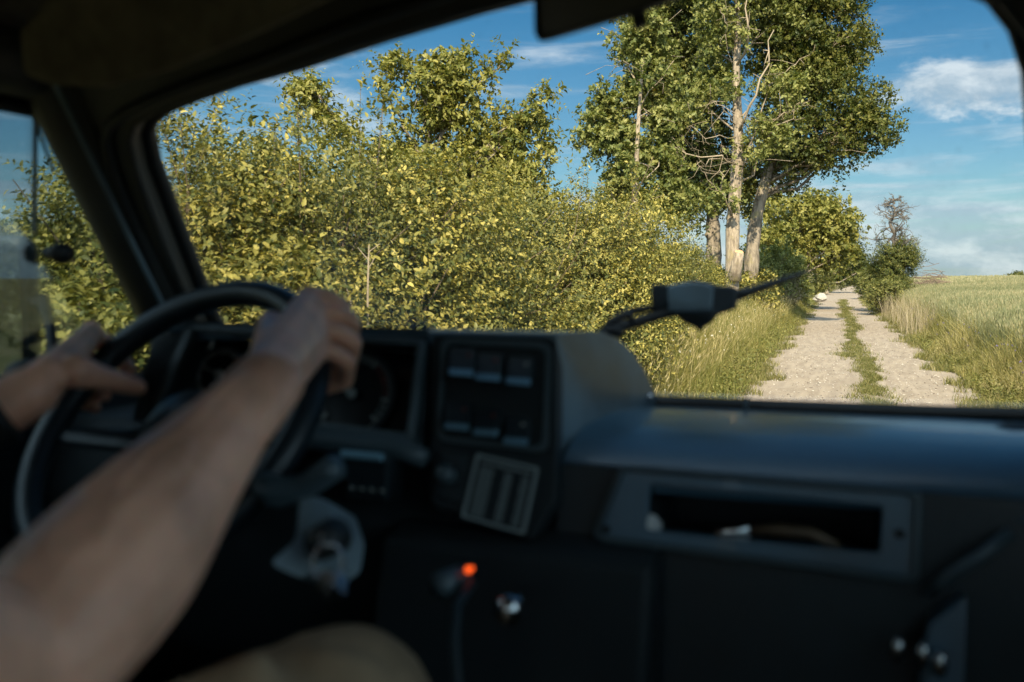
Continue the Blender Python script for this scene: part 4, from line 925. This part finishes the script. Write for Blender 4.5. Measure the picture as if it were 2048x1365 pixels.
for c0_, c1_ in ((.12, .34), (.50, .62), (.76, .87)):
    for r_ in range(20):
        v = .20 + r_ * .036; u = c0_ + rng.uniform(0, .02)
        while u < c1_: w = rng.uniform(.015, .045); mb.prism([bil(u, v), bil(min(u + w, c1_), v), bil(min(u + w, c1_), v + .022), bil(u, v + .022)], -FN * .001); u += w + .012
M['chart'] = pbr('chart_print', (.26, .31, .31), .5); ppart(mb, 'chart_print', 'chart', pt_)
# ledge beneath the gauges
mb = MB(); mb.tube([fp(x, y, .012) for x, y in ((560, 872), (640, 880), (720, 888), (800, 896), (850, 918))], [.014, .014, .014, .015, .012], 10); ppart(mb, 'ledge', 'bezel', smooth=True)
# ---- lower dash, left side and centre
def dp(mb, name, mat, **k): return tpart(mb, name, mat, **k)
mb = TM(); prof = [(1.42, -.20), (1.15, -.20), (1.07, -.30), (1.10, -.50), (1.25, -.62), (1.45, -.62)]
mb.prism([rel(DX + .01, a, b) for a, b in prof], np.array([-.345 - DX - .01, 0, 0])); dp(mb, 'lower_dash', 'plastic_matt', bevel=.02)
LN, L0 = unit([0, 1, -.1]), rel(0, 1.05, -.35)
def lp(x, y, off=0): return on(x, y, L0 - LN * off, LN)
mb = TM(); mb.prism(rpoly([lp(683, 905, .03), lp(778, 912, .03), lp(772, 1005, .02), lp(690, 1000, .02)], .12), LN * .05); bx_ = dp(mb, 'lighting_switch_box', 'plastic', bevel=.004)
mb = TM(); mb.tube([lp(684, 908, .034), lp(765, 915, .034)], .005, 8); dp(mb, 'box_edge', 'lip', parent=bx_)
mb = TM()
for i in range(4): mb.tube([lp(700 + 20 * i, 975 + i * 2, .03), lp(708 + 20 * i, 978 + i * 2, .03)], .002, 5)
dp(mb, 'box_marks', 'print', parent=bx_)
# steering wheel (placed on the circle its visible rim traces)
wc = rel(-.774, .976, -.172); til, yw, WR = .709, -.19, .199
wn = np.array([math.sin(yw) * math.cos(til), -math.cos(yw) * math.cos(til), math.sin(til)]); wa = unit(np.cross(Z, wn)); wb = np.cross(wn, wa)
def wheel(deg, r=WR, off=0): return wc + r * (math.cos(R(deg)) * wa + math.sin(R(deg)) * wb) + wn * off
def wdir(deg): return math.cos(R(deg)) * wa + math.sin(R(deg)) * wb
sw_ = empty('steering_wheel', wc); sw_.parent = truck; sw_.location = Vector(wc - TB)
mb = MB(wc); mb.loop([wheel(a) for a in range(0, 360, 5)], .0175, 14); mb.build('rim', M['rimm'], sw_, smooth=True)
mb = MB(wc); mb.tube([wc - wn * .05, wc - wn * .035, wc - wn * .01, wc - wn * .002], [.055, .062, .055, .03], 20); mb.build('hub', M['plastic'], sw_, smooth=True)
for a0 in (100, 190, 350, 270):
    if a0 == 100: continue
    mb = MB(wc); mb.tube([wc - wn * .03 + wdir(a0) * .03, wheel(a0, .10, -.03), wheel(a0, .17, -.012), wheel(a0, .197, -.002)], [.022, .017, .013, .011], 10, flat=(wn, .5)); mb.build('spoke', M['rimm'], sw_, smooth=True)
mb = TM(); mb.tube([wc - wn * .05, wc - wn * .16, wc - wn * .45 + np.array([0, .0, 0])], [.042, .05, .055], 14); sc_ = dp(mb, 'steering_column', 'plastic', smooth=True)
c1, c2 = P(610, 935, 1.02), P(645, 1060, .97)
mb = TM(); mb.tube([wc - wn * .12, P(560, 985, 1.0), c1 + [0, 0, -.02], P(668, 935, .98)], [.03, .016, .013, .014], 10); dp(mb, 'column_stalk', 'bezel', parent=sc_, smooth=True)
kq = [P(622, 1050, .96), P(540, 1128, .90), P(600, 1155, .90), P(665, 1095, .95)]
mb = TM(); mb.prism(rpoly([P(600, 985, 1.02), P(655, 1000, 1.02), P(672, 1060, .96), P(660, 1120, .93), P(600, 1156, .90), P(538, 1128, .90), P(590, 1080, .95)], .2), np.array([0, .06, -.03])); ig = dp(mb, 'ignition_shroud', 'column', bevel=.006)
kc = P(650, 1082, .92); mb = TM(); mb.tube([kc + [0, .02, 0], kc - [0, .012, 0]], [.018, .016], 14); dp(mb, 'ignition_barrel', 'rubber', parent=ig, smooth=True)
# keys: a bunch hanging from the ignition
keys = empty('key_bunch', kc); tag(keys, 'bunch of shiny keys hanging from the ignition below the wheel', 'keys')
mb = MB(kc); mb.loop([P(655, 1125, .90) + .016 * (math.cos(t) * np.array([.8, .3, 0]) + math.sin(t) * np.array([0, .2, 1])) for t in np.linspace(0, 6.28, 18)[:-1]], .0014, 6); mb.build('key_ring', M['chrome'], keys)
for (x0, y0, x1, y1) in ((650, 1100, 640, 1090), (655, 1140, 640, 1180), (662, 1142, 668, 1195), (668, 1138, 690, 1190), (650, 1140, 655, 1200)):
    a, b = P(x0, y0, .90 + rng.uniform(-.01, .01)), P(x1, y1, .90 + rng.uniform(-.01, .01)); d = unit(b - a); s_ = unit(np.cross(d, rng.normal(size=3)))
    mb = MB(kc); mb.prism([a + s_ * .009, a - s_ * .009, a - s_ * .009 + d * .017, a - s_ * .003 + d * .02, b - s_ * .003, b + s_ * .003, a + s_ * .003 + d * .02, a + s_ * .009 + d * .017], np.cross(d, s_) * .002)
    mb.build('key', M['chrome'], keys, bevel=.0006, seg=1)
# centre stack below the switches: lighter socket with glowing ring, silver knob, cable
mb = TM(); mb.prism([rel(-.52, 1.02, -.30), rel(-.20, 1.02, -.30), rel(-.20, .94, -.62), rel(-.52, .94, -.62)], np.array([0, .12, .02])); dp(mb, 'centre_console', 'plastic_matt', bevel=.012)
cs = P(905, 1165, 1.03); mb = TM(); mb.tube([P(925, 1150, 1.02), P(878, 1172, .98)], [.011, .013], 12); sk = dp(mb, 'lighter_socket', 'bezel', smooth=True)
mb = TM(); l0 = P(937, 1140, 1.0); mb.ball(l0, .0038, 10); mb.ball(P(944, 1137, 1.0), .0022, 8); dp(mb, 'indicator_lamp', 'amber', parent=sk, smooth=True)
kn = P(1016, 1222, .97); mb = TM(); mb.ball(kn, .014, 14, (1, .8, 1.15)); mb.tube([kn, kn + [0, .05, 0]], .008, 10); dp(mb, 'metal_knob', 'chrome', smooth=True)
mb = MB(P(945, 1165, .99)); mb.tube([P(945, 1165, .99), P(915, 1210, .95), P(908, 1280, .92), P(915, 1370, .9), P(920, 1460, .88)], .0045, 8)
tag(mb.build('charging_cable', M['plastic'], smooth=True, loc=mb.base), 'thin black charging cable hanging from the lit lighter socket', 'cable')
# ---- passenger dash: padded top, open tray with bezel
PX0, PX1 = -.325, .275
mb = TM(); prof = [(1.47, -.192), (1.40, -.186), (1.30, -.182), (1.21, -.186), (1.145, -.197), (1.105, -.215), (1.086, -.240), (1.10, -.240), (1.14, -.216), (1.25, -.202), (1.47, -.21)]
n_ = 25; xs_ = np.linspace(PX0, PX1, n_); V = []; 
for i, x in enumerate(xs_):
    e = .014 * sm(.18, .275, x)
    V += [rel(x + .0 * a, a - .02 * sm(.1, .275, x), b + (e if a < 1.4 else 0)) for a, b in prof]
k = len(prof); q = [(i * k + j, i * k + (j + 1) % k, (i + 1) * k + (j + 1) % k, (i + 1) * k + j) for i in range(n_ - 1) for j in range(k)]
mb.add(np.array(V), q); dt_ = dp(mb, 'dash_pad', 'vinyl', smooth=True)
GN, G1 = unit([0, 1, -.12]), rel(-.2, 1.08, -.26)
def gl(x, y, off=0): return on(x, y, G1 - GN * off, GN)
bo = [gl(1243, 934, .012), gl(1842, 984, .012), gl(1834, 1162, .012), gl(1186, 1076, .012)]; bi = [gl(1300, 966, .012), gl(1766, 1012, .012), gl(1760, 1108, .012), gl(1292, 1062, .012)]
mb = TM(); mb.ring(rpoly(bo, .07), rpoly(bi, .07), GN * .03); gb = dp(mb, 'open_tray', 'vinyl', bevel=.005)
mb = TM(); r_ = rpoly(bo, .07); mb.loop([p - GN * .003 + (p - np.mean(bo, 0)) * -.015 for p in r_], .004, 6); dp(mb, 'tray_edge', 'bezel', parent=gb, smooth=True)
mb = TM(); bk = [p + GN * .17 + [0, 0, -.01] for p in bi]
for a in range(4):
    b = (a + 1) % 4; mb.prism([bi[a] + GN * .01, bi[b] + GN * .01, bk[b], bk[a]], unit(np.cross(bi[b] - bi[a], GN)) * .004)
mb.prism(bk, GN * .004); dp(mb, 'tray_box', 'plastic_matt', parent=gb)
for x, y in ((1212, 1060), (1800, 1068)): mb = TM(); mb.ball(gl(x, y, .014), .005, 8); dp(mb, 'screw', 'rubber', parent=gb, smooth=True)
mb = TM(); mb.prism([rel(PX0 + .09, 1.10, -.28), rel(PX1, 1.10, -.28), rel(PX1, 1.06, -.62), rel(PX0 + .09, 1.06, -.62)], np.array([0, .012, 0]) + 0)
# (panel round the tray, in four pieces so that the opening stays open)
mb = TM(); fo_ = [gl(1120, 930), gl(2100, 1010), gl(2120, 1560), gl(1080, 1400)]
mb.ring([gl(1125, 925), gl(2150, 1008), gl(2150, 1600), gl(1080, 1420)], [gl(1255, 945), gl(1830, 992), gl(1822, 1150), gl(1200, 1066)], GN * .02); dp(mb, 'lower_panel', 'plastic', bevel=.004)
# corner vent bulge at the far right, grab rail and heater lever box low on the right
mb = TM(); mb.ball(P(2040, 905, 1.22), .05, 16, (1.0, 1.1, .75)); dp(mb, 'corner_vent', 'rubber', smooth=True)
mb = TM(); mb.tube([gl(1850, 1190, .02), gl(1900, 1150, .035), gl(1960, 1112, .035), gl(2020, 1068, .02)], .0065, 8); dp(mb, 'grab_rail', 'bezel', smooth=True)
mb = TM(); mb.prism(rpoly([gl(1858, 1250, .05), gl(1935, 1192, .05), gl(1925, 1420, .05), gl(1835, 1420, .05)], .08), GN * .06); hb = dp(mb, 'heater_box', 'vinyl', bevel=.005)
for x, y in ((1845, 1310), (1880, 1330), (1795, 1300)): mb = TM(); mb.ball(gl(x, y, .07), .010, 12, (.7, .8, 1.3)); mb.tube([gl(x, y, .07), gl(x, y, .02)], .004, 8); dp(mb, 'heater_lever', 'chrome', parent=hb, smooth=True)
# things lying in the open tray
c = gl(1283, 1049, -.004); mb = MB(c); mb.ball(c, .017, 12, (1.3, .9, .75)); mb.v[0] += rng.normal(0, .0022, mb.v[0].shape)
tag(mb.build('crumpled_tissue', M['white'], loc=c), 'small crumpled white tissue in the left corner of the open tray', 'tissue')
c = gl(1540, 1075, -.02); knf = empty('pocket_knife', c); tag(knf, 'long brown handled pocket knife lying in the open tray', 'knife')
mb = MB(c); mb.tube([gl(1500, 1060, -.02), gl(1560, 1060, -.02), gl(1620, 1066, -.02), gl(1680, 1092, -.02)], [.005, .0065, .0065, .004], 10); mb.build('handle', M['handle'], knf, smooth=True)
mb = MB(c); mb.tube([gl(1502, 1062, -.02), gl(1450, 1068, -.02), gl(1400, 1082, -.02)], [.007, .007, .002], 8, flat=((0, 1, 0), .3)); mb.build('blade', M['chrome'], knf, smooth=True)
# ---- gadget on the dash top at the windscreen
dg0 = P(1390, 610, 1.42); gg = empty('dash_gadget', P(1235, 662, 1.36)); tag(gg, 'black boxy gadget with a grey front and thin rod on the dash top', 'gadget'); GB = np.array(gg.location)
gn = unit(-ray(1390, 610) * [1, 1, 0]); 
def gq(x, y, off=0): return on(x, y, dg0 + gn * off, gn)
mb = MB(GB); mb.prism([gq(*p) for p in ((1302, 569), (1345, 570), (1362, 565), (1392, 562), (1420, 565), (1438, 572), (1474, 574), (1475, 618), (1450, 626), (1436, 630), (1425, 645), (1408, 656), (1400, 668), (1393, 656), (1370, 648), (1352, 632), (1303, 634))], -gn * .05); mb.build('body', M['plastic_matt'], gg, bevel=.004)
mb = MB(GB); mb.prism([gq(*p, .003) for p in ((1335, 574), (1350, 569), (1392, 565), (1418, 570), (1428, 576), (1424, 624), (1338, 624))], gn * .006); mb.build('front_plate', M['side'], gg, bevel=.003)
mb = MB(GB); mb.tube([gq(1470, 592, -.02), gq(1500, 583, -.02), gq(1560, 563, -.02), gq(1622, 541, -.02)], [.009, .007, .005, .002], 8); mb.build('rod', M['rubber'], gg, smooth=True)
mb = MB(GB); mb.tube([P(1205, 664, 1.38), P(1240, 655, 1.38), gq(1300, 636), gq(1350, 625)], [.007, .008, .008, .006], 8); mb.tube([P(1205, 662, 1.38), P(1228, 640, 1.38), gq(1262, 624), gq(1302, 616)], [.005, .006, .006, .005], 8); mb.tube([P(1264, 648, 1.39), P(1258, 626, 1.39)], .005, 6)
mb.tube([P(1205, 668, 1.38), P(1225, 662, 1.37), P(1245, 668, 1.37)], .008, 8); mb.build('bracket', M['rubber'], gg, smooth=True)
# ---- seats, floor, back wall, underbody
mb = TM(); mb.box((DX, -2.25, EYE - 1.08), (DX + 1.48, 1.56, EYE - 1.02)); dp(mb, 'floor', 'plastic_matt')
mb = TM(); mb.ring([rel(DX, -2.2, -1.02), rel(DX + 1.48, -2.2, -1.02), rel(DX + 1.48, -2.2, .40), rel(DX, -2.2, .40)], [rel(DX + .1, -2.2, -.45), rel(DX + 1.38, -2.2, -.45), rel(DX + 1.38, -2.2, .34), rel(DX + .1, -2.2, .34)], np.array([0, -.05, 0])); bw = dp(mb, 'back_wall', 'cab_bounce')  # wide opening and pale colour added to send light forward
mb = TM(); mb.prism([rel(DX + .1, -2.22, -.45), rel(DX + 1.38, -2.22, -.45), rel(DX + 1.38, -2.22, .34), rel(DX + .1, -2.22, .34)], np.array([0, -.004, 0])); dp(mb, 'added_rear_window', 'windscreen', parent=bw)  # unseen pane, added with the opening that lights the cab
mb = TM(); mb.box((DX + .004, -2.19, EYE - 1.018), (DX + 1.476, .3, EYE - 1.01)); dp(mb, 'bounce_mat', 'cab_bounce')  # pale sheet added on the rear floor to bounce sunlight
mb = TM(); mb.box((DX + .003, 1.50, EYE - 1.02), (DX + 1.477, 1.55, EYE - .24)); dp(mb, 'bulkhead', 'plastic_matt')
mb = TM(); mb.box((DX - .06, 1.56, EYE - 1.15), (DX + 1.54, 1.62, EYE - .20)); dp(mb, 'front_body_panel', 'paint', bevel=.02)
for sx, sy in ((-.70, 0), (-.06, -.12), (-.70, -1.15), (-.06, -1.15)):
    st_ = empty('seat', (sx, sy, EYE - .95)); st_.parent = truck; st_.location = Vector((sx - XC, sy, EYE - .95)); b0 = np.array([sx, sy, EYE - .95])
    mb = MB(b0); mb.box((sx - .24, sy - .32, EYE - .78), (sx + .24, sy + .22, EYE - .62)); mb.build('cushion', M['seatm'], st_, bevel=.05)
    mb = MB(b0); mb.prism([(sx - .23, sy - .30, EYE - .64), (sx - .23, sy - .42, EYE - .02), (sx - .23, sy - .52, EYE - .02), (sx - .23, sy - .42, EYE - .64)], np.array([.46, 0, 0])); mb.build('backrest', M['seatm'], st_, bevel=.04)
    mb = MB(b0); mb.box((sx - .18, sy - .28, EYE - 1.02), (sx + .18, sy + .18, EYE - .785)); mb.build('seat_base', M['plastic_matt'], st_, bevel=.01)
mb = TM(); mb.box((XC - .45, -4.8, .50), (XC + .45, 1.3, .66)); dp(mb, 'chassis', 'rubber', bevel=.02)
mb = TM(); mb.box((XC - .95, -5.0, .70), (XC + .95, -2.5, 1.15)); dp(mb, 'load_bed', 'paint', bevel=.02)
for wx in (XC - .78, XC + .78):
    for wy in (.95, -3.6):
        c = np.array([wx, wy, .46]); wt = empty('wheel', c); wt.parent = truck; wt.location = Vector(c - TB)
        mb = MB(c); t = np.linspace(0, 2 * np.pi, 28, endpoint=False); mb.loop([c + .35 * np.array([0, math.cos(a), math.sin(a)]) for a in t], .11, 12); mb.build('tyre', M['tyre'], wt, smooth=True)
        mb = MB(c); mb.tube([c - [.07, 0, 0], c + [.07, 0, 0]], .25, 20); mb.build('wheel_rim', M['paint'], wt)

# ================================================================== the driver
def remeshed(name, parts, voxel, mat, parent, base, smooth_it=6, colour=None):
    """fuse tapered limbs into one continuous surface"""
    mb = MB(base)
    for kind, a in parts:
        if kind == 't':
            pts, rad, fl = a; pts = np.asarray(pts, float); m = max(8, 4 * len(pts)); t0 = np.linspace(0, 1, len(pts)); tt = np.linspace(0, 1, m)
            pp = np.stack([np.interp(tt, t0, pts[:, i]) for i in range(3)], 1); rr2 = np.interp(tt, t0, rad)
            for _ in range(2): pp[1:-1] = (pp[:-2] + 2 * pp[1:-1] + pp[2:]) / 4; rr2[1:-1] = (rr2[:-2] + 2 * rr2[1:-1] + rr2[2:]) / 4
            mb.tube(pp, rr2, 14, flat=fl)
            if fl is None: mb.ball(pp[0], rr2[0] * .97, 12); mb.ball(pp[-1], rr2[-1] * .97, 12)
        else: mb.ball(a[0], a[1], 16, a[2], a[3] if len(a) > 3 else None)
    o = mb.build(name, mat, parent)
    r = o.modifiers.new('r', 'REMESH'); r.mode = 'VOXEL'; r.voxel_size = voxel; r.use_smooth_shade = True
    s = o.modifiers.new('s', 'SMOOTH'); s.iterations = smooth_it; s.factor = .6
    dg = bpy.context.evaluated_depsgraph_get(); me = bpy.data.meshes.new_from_object(o.evaluated_get(dg)); o.modifiers.clear(); o.data = me
    me.polygons.foreach_set('use_smooth', np.ones(len(me.polygons), bool))
    if not me.materials: me.materials.append(mat)
    return o
T = lambda pts, rad, fl=None: ('t', (pts, rad, fl))
hip = rel(-.70, -.08, -.52); base = hip + [0, 0, -.1]
person = empty('person', base); tag(person, 'driver with bare forearms and tan trousers, both hands on the steering wheel', 'person')
shR, shL = rel(-.53, .12, -.02), rel(-.93, .05, -.02)
parts = []
def grip(angs, wrist, thumb, out=.022, near=.036, mirror=1, elbow=None):
    """a hand closed round the rim: five separate fingers, index first"""
    mcps = []; rads = [.0112, .0116, .011, .0098]
    for k, a in enumerate(angs):
        p = wheel(a); r = wdir(a); sc = (1, 1.06, 1, .86)[k]
        mcp = p + wn * near * (1 - .04 * k) + r * out * sc; pip = p + r * .046 * sc - wn * .004; dip = p + r * .022 - wn * .035 * sc; tip = p - r * .010 - wn * .031
        mcps.append(mcp); f = rads[k]
        parts.append(T([mcp, (mcp + pip) / 2 + (r + wn) * .006, pip], [f * 1.25, f * 1.05, f * 1.1])); parts.append(T([pip, dip], [f * 1.08, f * .95])); parts.append(T([dip, tip], [f * .95, f * .75]))
        parts.append(('b', (mcp + wn * .002 + r * .002, f * 1.32, (1, 1, 1))))
    for k, m in enumerate(mcps):      # metacarpals fan out from the wrist
        w = wrist + (m - np.mean(mcps, 0)) * .45
        parts.append(T([w, (w + m) / 2, m], [.019, .0175, .0145]))
        nn = unit(np.cross(m - wrist, wdir(angs[0]) if False else (mcps[0] - mcps[-1]))); nn = nn if np.dot(nn, wn + wdir(angs[1])) > 0 else -nn
        parts.append(T([w * .6 + m * .4 + nn * .012, m + nn * .006], [.0042, .0052]))
    c = np.mean(mcps, 0)
    parts.append(T([wrist, wrist * .5 + c * .5, wrist * .25 + c * .75], [.024, .024, .018]))
    t0, t1, t2, t3 = thumb
    parts.append(T([t0, t1], [.018, .0145])); parts.append(T([t1, t2], [.0135, .0115])); parts.append(T([t2, t3], [.0115, .0088])); parts.append(T([t0, c * .6 + wrist * .4], [.017, .014]))
    return mcps
# right hand, high on the wheel
wrR = P(512, 790, .90); elR = P(40, 1340, .64)
grip([47, 39.5, 32, 25], wrR, (wrR * .7 + wheel(58, WR, .03) * .3, wheel(47, WR - .030, .040), wheel(55, WR - .030, .020), wheel(63, WR - .022, .004)))
ax_ = unit(wrR - elR); sideR = unit(np.cross(ax_, [0, 0, 1]))
parts.append(T([elR, elR * .85 + wrR * .15 , elR * .66 + wrR * .34 + sideR * .004, elR * .4 + wrR * .6, elR * .15 + wrR * .85, wrR], [.054, .061, .060, .048, .036, .030]))
parts.append(T([elR * .2 + wrR * .8, wrR, wrR + ax_ * .03], [.031, .030, .028], (sideR, 1.28)))
parts.append(('b', (wrR - ax_ * .012 + sideR * .022 + np.array([0, 0, .006]), .012, (1, 1, 1))))
for o1, o2, u0, u1 in ((.30, .10, .30, .95), (-.30, .20, .35, .80), (.62, .45, .2, .6)):
    c_ = unit(np.cross(sideR, ax_)); q_ = []
    for t_ in np.linspace(u0, u1, 7):
        rr0 = np.interp(t_, [0, .15, .34, .6, .85, 1], [.054, .061, .060, .048, .036, .030]); an = o1 + (o2 - o1) * t_ + .12 * math.sin(t_ * 17 + o1 * 9)
        q_.append(elR * (1 - t_) + wrR * t_ + (c_ * math.cos(an) + sideR * math.sin(an)) * (rr0 + .0002))
    parts.append(T(q_, [.0022] * 7))
parts.append(T([shR, (shR + elR) / 2, elR], [.06, .053, .047]))
# left hand, at ten o'clock, thumb hooked inside the rim
wrL = P(68, 782, .98); elL = rel(-1.02, .55, -.30)
thL = (P(150, 742, 1.0), P(185, 752, 1.01), P(235, 765, 1.03), P(278, 775, 1.045))
grip([152, 159, 166, 172], wrL, thL, out=.030, near=.026)
axL = unit(wrL - elL)
parts.append(T([elL, elL * .6 + wrL * .4, elL * .2 + wrL * .8, wrL], [.045, .048, .032, .026])); parts.append(T([shL, (shL + elL) / 2, elL], [.058, .052, .046]))
# trunk, neck, head with a face, legs
chest = rel(-.72, .03, -.12)
parts += [T([hip, rel(-.71, -.05, -.35), chest, rel(-.73, .06, .0)], [.135, .14, .15, .10]), T([shL, rel(-.73, .05, .0), shR], [.07, .09, .07]), T([rel(-.73, .06, .02), rel(-.73, .09, .12)], [.056, .052])]
hd = rel(-.73, .12, .20); parts += [('b', (hd, .098, (.78, .98, 1.12))), ('b', (hd + [0, .062, -.055], .055, (.85, .8, .9))), T([hd + [0, .092, .012], hd + [0, .118, -.022]], [.011, .015]), T([hd + [-.028, .098, -.052], hd + [.028, .098, -.052]], [.008, .008]),
          ('b', (hd + [-.080, 0, -.005], .026, (.35, .7, 1.15))), ('b', (hd + [.080, 0, -.005], .026, (.35, .7, 1.15))), T([hd + [-.045, .084, .028], hd + [.045, .084, .028]], [.011, .011])]
knR, knL = P(690, 1440, .84), rel(-.88, .55, -.50); ftR, ftL = rel(-.50, 1.0, -.98), rel(-.90, 1.0, -.98)
for kn_, ft in ((knR, ftR), (knL, ftL)):
    parts += [T([hip, (hip + kn_) / 2, kn_], [.10, .085, .062]), T([kn_, (kn_ + ft) / 2, ft], [.06, .055, .04]), T([ft, ft + [0, .13, -.01]], [.04, .03])]
body = remeshed('body', parts, .0029, M['skin'], person, base, 3)
cl = [T([hip + [-.06, 0, 0], hip + [.06, 0, 0]], [.15, .15])]
for kn_, ft in ((knR, ftR), (knL, ftL)): cl += [T([hip, (hip * .5 + kn_ * .5), kn_, ], [.115, .105, .082]), T([kn_, (kn_ + ft) / 2, ft + [0, 0, .03]], [.081, .072, .06])]
cl += [T([knR + [-.07, -.03, .05], knR + [.02, -.055, .068], knR + [.06, 0, .03]], [.013, .020, .012]), T([knR + [-.12, -.14, .04], knR + [-.02, -.10, .075]], [.012, .018])]
tro = remeshed('trousers', cl, .006, M['chino'], person, base, 5)
remeshed('shirt', [T([hip + [0, 0, .08], rel(-.71, -.05, -.35), chest, rel(-.73, .06, -.01)], [.15, .156, .166, .11]), T([shL, rel(-.73, .05, -.01), shR], [.085, .10, .085]), T([shR, shR * .78 + elR * .22], [.078, .070]), T([shL, shL * .55 + elL * .45], [.078, .068])], .006, M['shirt'], person, base, 5)
remeshed('hair', [('b', (hd + [0, -.022, .035], .104, (.82, .95, 1.0)))], .006, M['hair'], person, base, 2)
for s_ in (-1, 1): mb = MB(base); mb.ball(hd + [s_ * .032, .083, .012], .012, 10); mb.build('eye', M['white'], person, smooth=True)
wt0 = wrL - axL * .045
mb = MB(base); mb.tube([wt0 - axL * .013, wt0 + axL * .013], .037, 20, flat=(np.cross(axL, Z), 1.1)); mb.build('watch_strap', M['rubber'], person, smooth=True, bevel=.003)
